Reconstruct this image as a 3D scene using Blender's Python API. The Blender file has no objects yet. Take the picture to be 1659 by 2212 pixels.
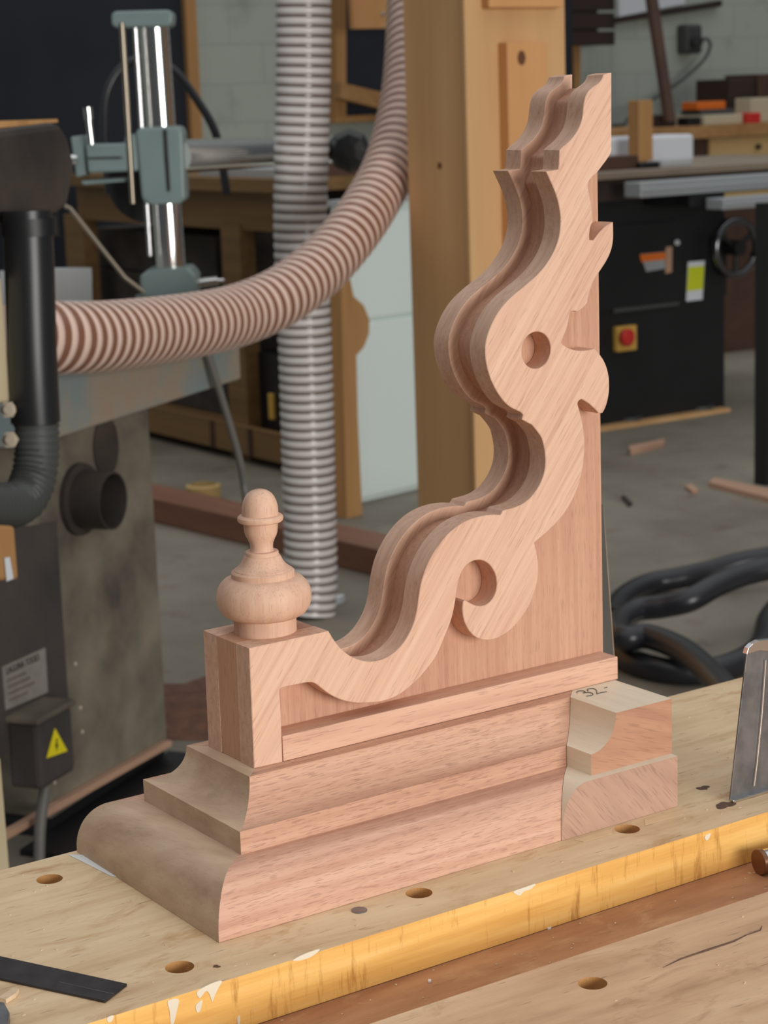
import bpy, math, random
from mathutils import Vector, Matrix
from mathutils.geometry import tessellate_polygon
random.seed(7)
S = bpy.context.scene
COL = S.collection
R = math.radians

# ------------------------------------------------------------------ camera
CAM = Vector((-0.67709, -1.16835, 0.54255))
FPX, YAW, PIT, ROL = 4333.6, 0.59703, 0.20262, -0.03391
IW, IH = 1659.0, 2212.0
fw = Vector((math.sin(YAW)*math.cos(PIT), math.cos(YAW)*math.cos(PIT), -math.sin(PIT)))
rt = Vector((math.cos(YAW), -math.sin(YAW), 0))
up = rt.cross(fw)
r2 = math.cos(ROL)*rt + math.sin(ROL)*up
u2 = -math.sin(ROL)*rt + math.cos(ROL)*up
cd = bpy.data.cameras.new('camera')
cam = bpy.data.objects.new('camera', cd)
COL.objects.link(cam)
m3 = Matrix((r2, u2, -fw)).transposed()
cam.matrix_world = Matrix.Translation(CAM) @ m3.to_4x4()
cd.sensor_fit = 'VERTICAL'
cd.sensor_height = 36.0
cd.lens = FPX/IH*36.0
cd.clip_start = 0.05
cd.dof.use_dof = True
cd.dof.focus_distance = 1.38
cd.dof.aperture_fstop = 17.0
S.camera = cam

# ------------------------------------------------------------------ light and exposure
S.view_settings.view_transform = 'Standard'
S.view_settings.look = 'None'
S.view_settings.gamma = 1.0
S.view_settings.use_curve_mapping = False
S.view_settings.exposure = 0.0
w = bpy.data.worlds.new('world')
S.world = w
w.use_nodes = True
_t = w.node_tree
_g = _t.nodes.new('ShaderNodeTexCoord'); _s = _t.nodes.new('ShaderNodeSeparateXYZ'); _m = _t.nodes.new('ShaderNodeMapRange')
_r = _t.nodes.new('ShaderNodeValToRGB')
_t.links.new(_g.outputs['Generated'], _s.inputs[0]); _t.links.new(_s.outputs[2], _m.inputs[0])
_m.inputs[1].default_value = -1.0
_t.links.new(_m.outputs[0], _r.inputs[0])
_e = _r.color_ramp.elements
_e[0].position = 0.45; _e[0].color = (0.08, 0.085, 0.09, 1)
_e[1].position = 1.0; _e[1].color = (1.42, 1.45, 1.48, 1)
_k = _e.new(0.62); _k.color = (0.115, 0.12, 0.126, 1)
_k = _e.new(0.80); _k.color = (0.62, 0.64, 0.66, 1)
_t.links.new(_r.outputs[0], _t.nodes['Background'].inputs[0])
_t.nodes['Background'].inputs[1].default_value = 0.74

def area(name, loc, target, sx, sy, power, col):
    l = bpy.data.lights.new(name, 'AREA')
    l.shape = 'RECTANGLE'; l.size = sx; l.size_y = sy; l.energy = power; l.color = col
    o = bpy.data.objects.new(name, l); COL.objects.link(o)
    o.location = loc
    o.rotation_euler = (Vector(target)-Vector(loc)).to_track_quat('-Z', 'Y').to_euler()
    return o
area('doorway_daylight', (0.9, -7.0, 1.0), (0.4, 1.0, 0.25), 3.8, 2.8, 465, (1.0, 0.98, 0.95))

# ------------------------------------------------------------------ places from sight lines
def ray(u, v):
    return (fw + (u-IW/2)/FPX*r2 - (v-IH/2)/FPX*u2)
def on(u, v, p, n):
    d = ray(u, v); p = Vector(p); n = Vector(n)
    return CAM + d*((p-CAM).dot(n)/d.dot(n))
def aZ(u, v, z): return on(u, v, (0, 0, z), (0, 0, 1))
def aY(u, v, y): return on(u, v, (0, y, 0), (0, 1, 0))
def aX(u, v, x): return on(u, v, (x, 0, 0), (1, 0, 0))
def aD(u, v, d): return CAM + ray(u, v)*d
FL = -0.86
def fl(u, v): return aZ(u, v, FL)

# ------------------------------------------------------------------ materials
def lin(c):
    return tuple(((x/255)/12.92 if x/255 <= 0.04045 else ((x/255+0.055)/1.055)**2.4) for x in c[:3]) + (1,)
class NT:
    def __init__(s, name):
        s.m = bpy.data.materials.new(name); s.m.use_nodes = True
        s.t = s.m.node_tree; s.b = s.t.nodes['Principled BSDF']
    def n(s, typ, ins=None, **kw):
        nd = s.t.nodes.new(typ)
        for k, v in kw.items(): setattr(nd, k, v)
        for k, v in (ins or {}).items():
            if hasattr(v, 'links') or isinstance(v, bpy.types.NodeSocket): s.t.links.new(v, nd.inputs[k])
            else: nd.inputs[k].default_value = v
        return nd
    def l(s, a, b): s.t.links.new(a, b)
    def ramp(s, fac, stops, interp='LINEAR'):
        r = s.n('ShaderNodeValToRGB', {0: fac}); cr = r.color_ramp; cr.interpolation = interp
        while len(cr.elements) < len(stops): cr.elements.new(0.5)
        for e, (p, c) in zip(cr.elements, stops): e.position = p; e.color = c
        return r.outputs[0]
    def mix(s, fac, a, b, mode='MIX'):
        x = s.n('ShaderNodeMix', data_type='RGBA', blend_type=mode)
        for i, v in ((0, fac), (6, a), (7, b)):
            if isinstance(v, bpy.types.NodeSocket): s.l(v, x.inputs[i])
            else: x.inputs[i].default_value = v
        return x.outputs[2]
    def obj(s): return s.n('ShaderNodeTexCoord').outputs['Object']
    def mapped(s, rot, scale):
        a = s.n('ShaderNodeMapping', {0: s.obj(), 'Rotation': rot})
        return s.n('ShaderNodeMapping', {0: a.outputs[0], 'Scale': scale}).outputs[0]
    def noise(s, vec, scale=1, detail=4, rough=0.55, dist=0.0):
        return s.n('ShaderNodeTexNoise', {'Vector': vec, 'Scale': scale, 'Detail': detail, 'Roughness': rough, 'Distortion': dist}).outputs[0]
W1 = (1, 1, 1, 1); K0 = (0, 0, 0, 1)

def plain(name, c, rough=0.5, metal=0.0, var=0.0, vscale=12, spec=0.5, c2=None):
    t = NT(name)
    t.b.inputs['Roughness'].default_value = rough
    t.b.inputs['Metallic'].default_value = metal
    t.b.inputs['Specular IOR Level'].default_value = spec
    if var or c2:
        a = lin(c); b = lin(c2) if c2 else tuple(x*(1-var) for x in a[:3])+(1,)
        f = t.noise(t.obj(), vscale, 5)
        t.l(t.ramp(f, [(0.35, a), (0.68, b)]), t.b.inputs['Base Color'])
    else: t.b.inputs['Base Color'].default_value = lin(c)
    return t.m

def wood(name, light, mid, dark, rot=(0, 0, 0), along=5, across=130, pore=0.5, figure=0.0, rough=0.55, pdens=0.60, psize=(55, 900)):
    """grain runs along the local X axis after rot"""
    t = NT(name)
    v = t.mapped(rot, (along, across, across))
    n1 = t.noise(v, 1, 5, 0.6)
    v2 = t.mapped(rot, (along*0.35, across*0.12, across*0.12))
    n2 = t.noise(v2, 1, 3, 0.5, figure)
    c = t.ramp(n1, [(0.30, lin(dark)), (0.5, lin(mid)), (0.72, lin(light))])
    c2 = t.ramp(n2, [(0.32, lin(mid)), (0.62, lin(light))])
    c = t.mix(0.45, c, c2)
    vp = t.mapped(rot, (psize[0], psize[1], psize[1]))
    p = t.noise(vp, 1, 1, 0.4)
    pm = t.ramp(p, [(pdens, K0), (pdens+0.06, W1)])
    pm2 = t.n('ShaderNodeMath', {0: pm, 1: pore}, operation='MULTIPLY').outputs[0]
    dk = tuple(x*0.62 for x in lin(dark)[:3])+(1,)
    c = t.mix(pm2, c, dk)
    t.l(c, t.b.inputs['Base Color'])
    t.b.inputs['Roughness'].default_value = rough
    t.b.inputs['Specular IOR Level'].default_value = 0.3
    bp = t.n('ShaderNodeBump', {'Strength': 0.12, 'Distance': 0.0006, 'Height': n1})
    t.l(bp.outputs[0], t.b.inputs['Normal'])
    return t.m

# ------------------------------------------------------------------ objects
def setp(o, label=None, cat=None, group=None, kind=None):
    for k, v in (('label', label), ('category', cat), ('group', group), ('kind', kind)):
        if v: o[k] = v
    return o
def thing(name, label, cat, loc, group=None):
    o = bpy.data.objects.new(name, None); COL.objects.link(o)
    o.location = Vector(loc); o.empty_display_size = 0.05
    o['wl'] = tuple(loc)
    return setp(o, label, cat, group)
def mesh(name, vf, mat, parent=None, loc=None, smooth=None, label=None, cat=None, group=None, kind=None, bevel=0.0):
    """vf: (world verts, faces[, material indices])"""
    vs, fs = vf[0], vf[1]
    mats = mat if isinstance(mat, (list, tuple)) else [mat]
    org = Vector(parent['wl']) if parent is not None else Vector(loc if loc is not None else (0, 0, 0))
    mine = Vector(loc) if (parent is not None and loc is not None) else org
    me = bpy.data.meshes.new(name)
    me.from_pydata([tuple(Vector(v)-mine) for v in vs], [], fs)
    for m in mats: me.materials.append(m)
    if len(vf) > 2:
        for p, i in zip(me.polygons, vf[2]): p.material_index = i
    me.validate(); me.update()
    o = bpy.data.objects.new(name, me); COL.objects.link(o)
    import bmesh
    bm = bmesh.new(); bm.from_mesh(me); bmesh.ops.recalc_face_normals(bm, faces=bm.faces); bm.to_mesh(me); bm.free()
    if smooth:
        me.shade_smooth(); me.set_sharp_from_angle(angle=R(smooth))
    if parent is not None:
        o.parent = parent; o.location = mine-org
    else: o.location = mine
    o['wl'] = tuple(mine)
    if bevel:
        b = o.modifiers.new('bevel', 'BEVEL'); b.width = bevel; b.segments = 2; b.limit_method = 'ANGLE'; b.angle_limit = R(40)
    return setp(o, label, cat, group, kind)
def join(*vfs):
    V, F, I = [], [], []
    for vf in vfs:
        n = len(V); V += list(vf[0]); F += [tuple(i+n for i in f) for f in vf[1]]
        I += list(vf[2]) if len(vf) > 2 else [0]*len(vf[1])
    return V, F, I
def mi(vf, i): return (vf[0], vf[1], [i]*len(vf[1]))
def prism(pts, vec):
    """closed outline (world points) pushed along vec"""
    pts = [Vector(p) for p in pts]; vec = Vector(vec); n = len(pts)
    V = pts + [p+vec for p in pts]
    if n <= 4: F = [tuple(range(n)), tuple(range(2*n-1, n-1, -1))]
    else:
        tri = tessellate_polygon([pts]); F = [tuple(t) for t in tri] + [tuple(n+i for i in reversed(t)) for t in tri]
    F += [(i, (i+1) % n, n+(i+1) % n, n+i) for i in range(n)]
    return V, F
def box(a, b):
    (x0, y0, z0), (x1, y1, z1) = a, b
    return prism([(x0, y0, z0), (x1, y0, z0), (x1, y1, z0), (x0, y1, z0)], (0, 0, z1-z0))
def fbox(o, ux, uy, uz, a, b):
    """box in a frame: origin o, axes ux uy uz, corners a b"""
    o = Vector(o); ux, uy, uz = Vector(ux), Vector(uy), Vector(uz)
    q = [o+ux*x+uy*y+uz*a[2] for x, y in ((a[0], a[1]), (b[0], a[1]), (b[0], b[1]), (a[0], b[1]))]
    return prism(q, uz*(b[2]-a[2]))
def frame(d):
    d = Vector(d).normalized()
    a = Vector((0, 0, 1)) if abs(d.z) < 0.9 else Vector((1, 0, 0))
    x = d.cross(a).normalized(); return x, d.cross(x).normalized(), d
def cyl(p, q, r, seg=24, r1=None, cap=True):
    p, q = Vector(p), Vector(q); x, y, d = frame(q-p); r1 = r if r1 is None else r1
    V = []
    for c, rr in ((p, r), (q, r1)):
        V += [c+x*math.cos(2*math.pi*i/seg)*rr+y*math.sin(2*math.pi*i/seg)*rr for i in range(seg)]
    F = [(i, (i+1) % seg, seg+(i+1) % seg, seg+i) for i in range(seg)]
    if cap: F += [tuple(reversed(range(seg))), tuple(range(seg, 2*seg))]
    return V, F
def revolve(p, axis, prof, seg=40):
    """profile of (radius, height) about the axis through p"""
    p = Vector(p); x, y, d = frame(axis); V, F = [], []
    for r, h in prof:
        V += [p+d*h+x*math.cos(2*math.pi*i/seg)*max(r, 1e-5)+y*math.sin(2*math.pi*i/seg)*max(r, 1e-5) for i in range(seg)]
    for k in range(len(prof)-1):
        a, b = k*seg, (k+1)*seg
        F += [(a+i, a+(i+1) % seg, b+(i+1) % seg, b+i) for i in range(seg)]
    return V, F
def catmull(P, n=8, closed=False):
    P = [Vector(p) for p in P]; out = []
    m = len(P); rng = range(m) if closed else range(m-1)
    for i in rng:
        if closed: p0, p1, p2, p3 = P[(i-1) % m], P[i], P[(i+1) % m], P[(i+2) % m]
        else: p0, p1, p2, p3 = P[max(i-1, 0)], P[i], P[i+1], P[min(i+2, m-1)]
        for k in range(n):
            t = k/n
            out.append(0.5*((2*p1)+(p2-p0)*t+(2*p0-5*p1+4*p2-p3)*t*t+(3*p1-p0-3*p2+p3)*t**3))
    if not closed: out.append(P[-1])
    return out
def resample(P, step):
    out = [P[0].copy()]; acc = 0
    for a, b in zip(P[:-1], P[1:]):
        d = (b-a).length
        if d < 1e-9: continue
        t = step-acc
        while t <= d:
            out.append(a.lerp(b, t/d)); t += step
        acc = d-(t-step)
    return out
def sweep(P, rad, seg=20, cap=True, mat_of=None):
    """tube along points; rad number or list; mat_of(k) material index of ring band k"""
    P = [Vector(p) for p in P]; n = len(P); V, F, I = [], [], []
    T = [(P[min(i+1, n-1)]-P[max(i-1, 0)]).normalized() for i in range(n)]
    x = frame(T[0])[0]
    for i in range(n):
        x = (x-T[i]*x.dot(T[i])).normalized(); y = T[i].cross(x)
        r = rad[i] if isinstance(rad, (list, tuple)) else rad
        V += [P[i]+x*math.cos(2*math.pi*k/seg)*r+y*math.sin(2*math.pi*k/seg)*r for k in range(seg)]
    for i in range(n-1):
        a, b = i*seg, (i+1)*seg
        F += [(a+k, a+(k+1) % seg, b+(k+1) % seg, b+k) for k in range(seg)]
        I += [mat_of(i) if mat_of else 0]*seg
    if cap:
        F += [tuple(reversed(range(seg))), tuple(range((n-1)*seg, n*seg))]; I += [0, 0]
    return V, F, I
def disc_pts(c, ux, uy, r, n=24, ry=None):
    c = Vector(c); return [c+Vector(ux)*math.cos(2*math.pi*i/n)*r+Vector(uy)*math.sin(2*math.pi*i/n)*(ry or r) for i in range(n)]
def plate_with_holes(outer, holes, z0, z1, front=None):
    """flat XY outline with holes between heights z0 < z1"""
    loops = [[Vector((p[0], p[1], 0)) for p in lp] for lp in [outer]+holes]
    flat = [p for lp in loops for p in lp]; n = len(flat)
    tri = tessellate_polygon(loops)
    V = [(p.x, p.y, z1) for p in flat]+[(p.x, p.y, z0) for p in flat]
    F = [tuple(t) for t in tri]+[tuple(n+i for i in reversed(t)) for t in tri]
    I = [0]*len(F); b = 0
    for j, lp in enumerate(loops):
        m = len(lp)
        for i in range(m):
            k = (i+1) % m
            F.append((b+i, b+k, n+b+k, n+b+i)); I.append((1 if i == 0 else 0) if j == 0 else 2)
        b += m
    return V, F, I

# ------------------------------------------------------------------ floor and walls
def concrete():
    t = NT('concrete_floor')
    n = t.noise(t.obj(), 0.9, 6, 0.65)
    c = t.ramp(n, [(0.30, lin((100, 90, 78))), (0.5, lin((130, 122, 108))), (0.7, lin((148, 140, 124)))])
    n2 = t.noise(t.obj(), 9, 5, 0.7)
    c = t.mix(t.ramp(n2, [(0.56, K0), (0.72, (0.55, 0.55, 0.55, 1))]), c, lin((92, 66, 52)))
    t.l(c, t.b.inputs['Base Color']); t.b.inputs['Roughness'].default_value = 0.6
    return t.m
def painted_brick():
    t = NT('painted_brick_wall')
    v = t.n('ShaderNodeMapping', {0: t.obj(), 'Rotation': (R(90), 0, 0)}).outputs[0]
    b = t.n('ShaderNodeTexBrick', {'Vector': v, 'Color1': lin((182, 188, 176)), 'Color2': lin((176, 184, 174)), 'Mortar': lin((166, 174, 164)),
                                   'Scale': 1.0, 'Mortar Size': 0.006, 'Brick Width': 0.44, 'Row Height': 0.22})
    n = t.noise(t.obj(), 2.2, 5, 0.6)
    c = t.mix(t.ramp(n, [(0.58, K0), (0.75, (0.7, 0.7, 0.7, 1))]), b.outputs[0], lin((120, 126, 112)))
    t.l(c, t.b.inputs['Base Color']); t.b.inputs['Roughness'].default_value = 0.8
    return t.m
M = {}
M['concrete'] = concrete(); M['brick'] = painted_brick()
mesh('floor', box((-3.5, -2.5, FL-0.1), (12, 10, FL)), M['concrete'], kind='structure')
mesh('wall_back', box((-3.5, 9.0, FL), (12, 9.2, 2.9)), M['brick'], kind='structure')

# ------------------------------------------------------------------ bracket materials
SA = dict(light=(226, 189, 163), mid=(213, 170, 144), dark=(184, 137, 112))
M['fret'] = wood('mahogany_diagonal_grain', **SA, rot=(0, R(52), 0), along=5, across=240, pore=0.3, figure=1.0, pdens=0.64)
M['board'] = wood('mahogany_upright_grain', (206, 162, 134), (192, 144, 118), (172, 122, 98), rot=(0, R(90), 0), along=6, across=260, pore=0.3, pdens=0.6, psize=(70, 1300))
M['filler'] = wood('mahogany_block_grain', (212, 166, 134), (200, 150, 120), (182, 130, 102), rot=(0, R(90), 0), along=4, across=120, pore=0.3)
M['strip'] = wood('mahogany_strip_grain', (222, 180, 154), (210, 164, 138), (190, 142, 118), along=6, across=200, pore=0.35)
M['turned'] = wood('mahogany_turned', (222, 184, 158), (210, 168, 142), (192, 148, 124), rot=(0, R(90), 0), along=12, across=160, pore=0.25)
M['base_x'] = wood('mahogany_moulding_grain', (216, 174, 150), (200, 154, 130), (174, 124, 102), along=4, across=190, pore=0.42, figure=2.0, pdens=0.58, psize=(90, 1500))
M['cove_x'] = wood('mahogany_cove_grain', (212, 170, 144), (196, 150, 124), (168, 120, 98), along=4, across=210, pore=0.45, figure=2.5, pdens=0.58, psize=(90, 1500))
M['base_y'] = wood('mahogany_end_moulding_grain', (218, 192, 162), (194, 162, 134), (150, 116, 94), rot=(0, 0, R(74)), along=11, across=46, pore=0.12, figure=3.5)
M['offcut_end'] = wood('offcut_end_grain', (192, 146, 116), (176, 130, 104), (152, 106, 84), rot=(0, R(-18), 0), along=9, across=110, pore=0.3)
M['offcut_end2'] = wood('offcut_lower_end_grain', (192, 156, 134), (176, 140, 120), (152, 116, 98), rot=(0, R(-48), 0), along=9, across=90, pore=0.35)
M['offcut_pale'] = wood('offcut_planed_pale', (236, 226, 204), (230, 218, 194), (220, 204, 178), rot=(0, 0, R(90)), along=4, across=60, pore=0.1)
M['pencil'] = plain('pencil_mark', (70, 66, 66), 0.7)

# sawn outline of the fretwork, millimetres right of and above the bracket's front bottom corner
FRET=[(336.6,556.6), (332,556.7), (328.7,555.2), (327.9,552.5), (325.8,549.5), (321.7,547.7), (317.2,546.3), (313.5,544), (311,541), (309.3,536.7), (308.6,531.3), (308.3,526.4), (307.2,521.5), (304.9,516.7), (300.8,512), (295.8,507.9), (291,505), (287.3,503.6), (285.3,501.6), (284.9,499.2), (284.8,493.7), (284.7,489.1), (283.9,487.6), (282,486.9), (272.2,486.6), (276.4,478.7), (279.5,474), (282.1,468), (284.2,462), (285.3,455.5), (285.5,450.2), (285.3,445.3), (284.4,440), (282.7,434.6), (280.1,428.5), (273.4,420), (267.3,414.2), (259.1,408.6), (249.7,403.6), (240.4,399.2), (232.4,394.2), (225.7,388.5), (219.7,381.8), (215.2,374), (212.5,366), (211.2,363.1), (211.4,354.5), (213,345.6), (216.1,336.6), (221.3,327.9), (228,320), (230.9,316.8), (236.1,313.9), (240.1,312.1), (244.1,310.7), (245.7,309.3), (246.2,307.7), (245.5,305.9), (244.9,304.6), (249.2,302.4), (253.9,299.5), (254.6,299.2), (262.9,289.3), (266.7,280.9), (267.9,272.9), (267.3,265.1), (265,257.5), (260.6,250.7), (254.8,245.3), (248.3,241.2), (242.4,239.2), (236.5,238.2), (230.6,238.1), (226.5,238.2), (225,237.5), (224.1,235.7), (222.6,234.7), (220.9,234.9), (216.6,236), (210.8,236.9), (202.7,236.7), (195.9,235.8), (188.7,235.1), (179.8,232), (170.2,226.3), (161.9,218.7), (155,210.4), (150.1,201.8), (146.7,192.4), (145,182.8), (144.3,175.6), (142.2,167.1), (137.6,159), (131.3,151.3), (123.6,145.7), (114.6,142.6), (105.7,142.1), (96.9,143.4), (86.9,147.6), (78.5,154.1), (73,160.7), (69,167), (66.1,172.9), (0.1,172.3), (-0.5,84.9), (23,84.4), (23.4,122.1), (23.1,135.7), (23.8,138.5), (26.8,139), (39.3,138.9), (47.8,139.2), (51.4,138.5), (54,136.4), (57.4,132.4), (62.9,127.2), (69.8,122.1), (78.3,117.6), (88.3,114.3), (98.5,112.5), (110.3,112), (122.3,113.2), (133,115.8), (142.3,121.1), (151.7,128.3), (159.7,137), (166.2,147.4), (171.1,156.8), (174.4,159.8), (176.6,167.3), (178.6,174.8), (179.7,180.2), (180.3,185.7), (181.9,193.3), (185.5,199.4), (191.1,203.6), (197.9,205.1), (204.8,204.2), (211.6,200.3), (216.9,193.2), (219.2,184.9), (218.6,177.1), (214.9,170.3), (209.2,167.3), (202.3,166.5), (196.8,168.5), (192.1,171.9), (189.5,174.1), (187.4,174.9), (185.8,173.9), (184.6,170.4), (184.6,164.2), (186.2,157.7), (189.4,150.9), (194.7,144.8), (201.5,140.7), (209.8,139), (218.2,139.4), (226.7,141.9), (235.4,146.7), (242.6,152.9), (248.5,159.4), (253.7,167.7), (257.2,176.4), (258.8,185.3), (258.6,193.4), (256.9,200.6), (255,206.6), (254.4,208.6), (258.3,210.6), (265.5,214.1), (274.3,218.6), (283.1,224.7), (290.5,232.3), (296.5,240.6), (301.1,250.3), (304.2,260.2), (305.8,271.5), (305.9,281.3), (305.4,286.3), (304.6,291.3), (303.5,296.3), (302.3,300.3), (301.1,304.6), (300.3,306.7), (299.5,309), (299.3,310.7), (300.4,312.5), (302.9,313.5), (305,312.9), (307.9,311.1), (311.6,308.6), (315.3,305.6), (318.7,302.5), (320.3,300.6), (322,300.2), (324.1,300.5), (325.8,302.1), (327.6,304.9), (329.3,308.6), (330.4,312.7), (331.4,319.1), (331.4,322.4), (331.1,329), (329.4,335.4), (326.5,341), (322.5,346), (317.1,350.8), (312.5,350.5), (307.5,350.2), (302.9,350.3), (298.9,351), (293.9,352.4), (288.5,354.5), (285,356.9), (284.1,358.7), (284.6,360.4), (286.9,363.7), (289.2,367.3), (290.9,371.4), (292,376.1), (292.4,379.2), (293.5,381.2), (296.2,382), (298.5,381.5), (300.1,380.5), (303,381.1), (305.8,382.9), (308.1,384.8), (309.9,386.4), (310.5,388.8), (311.1,391.6), (312.8,394.9), (314.7,399.7), (316.6,403.3), (318.9,405.6), (321.7,407.8), (325,411.8), (328.2,415.4), (332.5,418.9), (334.7,424.7), (336.7,430), (337,432.5), (336.8,440.8), (336.7,445.7), (332.9,444.8), (328.7,443.2), (324.5,440.6), (320.7,437.1), (318.6,434.7), (316.9,433.2), (315.1,433), (313.2,433.8), (312.5,435.4), (313.1,439.8), (314,443.8), (314.9,445.6), (316.3,447.1), (316.5,449.9), (316,454.6), (315.5,459.3), (314.5,464.1), (313.2,468.5), (311.9,472.9), (311.8,475.4), (312.3,477.2), (314.8,479.6), (318.1,481.6), (321.4,483.6), (332.7,494.3), (335.9,499)]

NL = 103
T1, DEP = 0.0195, 0.065
H1, H2, HB = 0.0409, 0.0848, 0.0877

def smooth_outline(P, sub=4):
    P = [Vector((x/1000, z/1000)) for x, z in P]; n = len(P)
    def ang(i):
        a = P[i]-P[i-1]; b = P[(i+1) % n]-P[i]
        return abs(a.angle_signed(b)) if a.length > 1e-7 and b.length > 1e-7 else 0
    for _ in range(2):
        big = [ang(i) > R(34) or (P[i]-P[i-1]).length > 0.012 or (P[(i+1) % n]-P[i]).length > 0.012 for i in range(n)]
        P = [P[i] if big[i] else P[i]*0.5+(P[i-1]+P[(i+1) % n])*0.25 for i in range(n)]
    cor = [ang(i) > R(48) or (P[i]-P[i-1]).length > 0.03 and ang(i) > R(8) or (P[(i+1) % n]-P[i]).length > 0.03 and ang(i) > R(8) for i in range(n)]
    out, idx = [], []
    for i in range(n):
        a, b = P[i], P[(i+1) % n]
        p0 = P[i-1] if not cor[i] else a-(b-a); p3 = P[(i+2) % n] if not cor[(i+1) % n] else b+(b-a)
        k = sub if (b-a).length > 0.0025 else 2
        if (b-a).length > 0.03: k = 1
        idx.append(len(out))
        for j in range(k):
            t = j/k
            out.append(0.5*((2*a)+(b-p0)*t+(2*p0-5*a+4*b-p3)*t*t+(3*a-p0-3*b+p3)*t**3))
    return out, idx
OUT, IDX = smooth_outline(FRET)
HOLE = [Vector((0.2598+0.0139*math.cos(a), 0.3553+0.0139*math.sin(a))) for a in [2*math.pi*i/40 for i in range(40)]]

def offset_loop(P, d):
    n = len(P); out = []
    area = sum(P[i].x*P[(i+1) % n].y-P[(i+1) % n].x*P[i].y for i in range(n))
    s = 1 if area > 0 else -1
    for i in range(n):
        a = (P[i]-P[i-1]); b = (P[(i+1) % n]-P[i])
        if a.length < 1e-8: a = b
        if b.length < 1e-8: b = a
        na = Vector((-a.y, a.x)).normalized()*s; nb = Vector((-b.y, b.x)).normalized()*s
        m = na+nb
        m = m.normalized() if m.length > 1e-4 else na
        out.append(P[i]+m*d/max(0.5, m.dot(na)))
    return out
def fret_mesh(y0, y1, c=0.0005):
    loops = [OUT, HOLE]
    ins = [offset_loop(OUT, c), offset_loop(HOLE, -c)]
    rings = []
    V = []
    for yy, L in ((y0, ins), (y0+c, loops), (y1-c, loops), (y1, ins)):
        rings.append(len(V))
        for lp in L: V += [(p.x, yy, p.y) for p in lp]
    m = len(OUT)+len(HOLE); F = []
    tri = tessellate_polygon([[Vector((p.x, p.y, 0)) for p in lp] for lp in ins])
    F += [tuple(t) for t in tri]
    F += [tuple(rings[3]+i for i in reversed(t)) for t in tri]
    for k in range(3):
        b = 0
        for lp in loops:
            n = len(lp)
            for i in range(n):
                j = (i+1) % n
                F.append((rings[k]+b+i, rings[k]+b+j, rings[k+1]+b+j, rings[k+1]+b+i))
            b += n
    return V, F

br = thing('corbel_bracket', 'tall pinkish mahogany scrollwork bracket with turned finial standing on stepped base', 'bracket', (0.03, 0.0325, H2))
mesh('front_fretwork', fret_mesh(0.0, T1), M['fret'], br, smooth=38)
mesh('back_fretwork', fret_mesh(DEP-T1, DEP), M['fret'], br, smooth=38)

# centre board: the same curve set back nine millimetres
chain = OUT[:IDX[NL-1]+1]
chain = resample([Vector((p.x, p.y, 0)) for p in chain], 0.0012)
INS = 0.0088
off = []
for i in range(len(chain)):
    t = chain[min(i+1, len(chain)-1)]-chain[max(i-1, 0)]
    if t.length < 1e-9: continue
    t.normalize(); q = chain[i]+Vector((-t.y, t.x, 0))*INS
    if min((q-c).length for c in chain) > INS*0.985: off.append(q)
off = [q for q in off if q.x > 0.0665 and q.x < 0.335]
sm = []
for i in range(len(off)):
    k = off[max(0, i-2):i+3]; sm.append(sum(k, Vector((0, 0, 0)))/len(k))
xl = sm[-1].x
poly = [(p.x, T1, p.y) for p in sm] + [(0.0665, T1, sm[-1].y), (0.0665, T1, H2+HB-0.0002), (0.0236, T1, H2+HB-0.0002), (0.0236, T1, H2+0.0003), (0.3382, T1, H2+0.0003), (0.3382, T1, sm[0].y)]
mesh('centre_board', prism(poly, (0, DEP-2*T1, 0)), M['board'], br, smooth=38)
mesh('corner_block', box((0.0, T1+0.0001, H2), (0.0234, DEP-T1-0.0001, H2+HB-0.0002)), M['filler'], br, bevel=0.0004)
mesh('base_strip', box((0.0234, -0.0005, H2+0.0002), (0.3363, T1-0.0002, H2+0.0188)), M['strip'], br, bevel=0.0005)
fp = [(0, 0), (0.0225, 0), (0.0225, 0.0112), (0.0232, 0.0117), (0.0262, 0.0122), (0.0297, 0.0143), (0.0325, 0.0182), (0.0339, 0.0228), (0.0341, 0.0272),
      (0.0332, 0.0318), (0.0312, 0.0356), (0.0282, 0.0387), (0.0250, 0.0403), (0.0230, 0.0405), (0.0226, 0.0408), (0.0226, 0.0442), (0.0220, 0.0450), (0.0203, 0.0457),
      (0.0203, 0.0462), (0.0193, 0.0468), (0.0172, 0.0485), (0.0153, 0.0508), (0.0139, 0.0537), (0.0127, 0.0560), (0.0121, 0.0562), (0.0119, 0.0586), (0.0114, 0.0592), (0.0088, 0.0594),
      (0.0083, 0.0602), (0.0082, 0.0625), (0.0085, 0.0652), (0.0097, 0.0680), (0.0110, 0.0704), (0.0118, 0.0730), (0.0122, 0.0765), (0.0122, 0.0796), (0.0127, 0.0800),
      (0.0150, 0.0803), (0.0160, 0.0812), (0.0164, 0.0826), (0.0162, 0.0840), (0.0152, 0.0850), (0.0137, 0.0853), (0.0131, 0.0856), (0.0130, 0.0880), (0.0128, 0.0912), (0.0120, 0.0948), (0.0106, 0.0981), (0.0086, 0.1008), (0.0058, 0.1027), (0.0029, 0.1036), (0, 0.1038)]
mesh('finial', revolve((0.0331, 0.0325, H2+HB-0.0002), (0, 0, 1), fp, 72), M['turned'], br, smooth=32)

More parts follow.
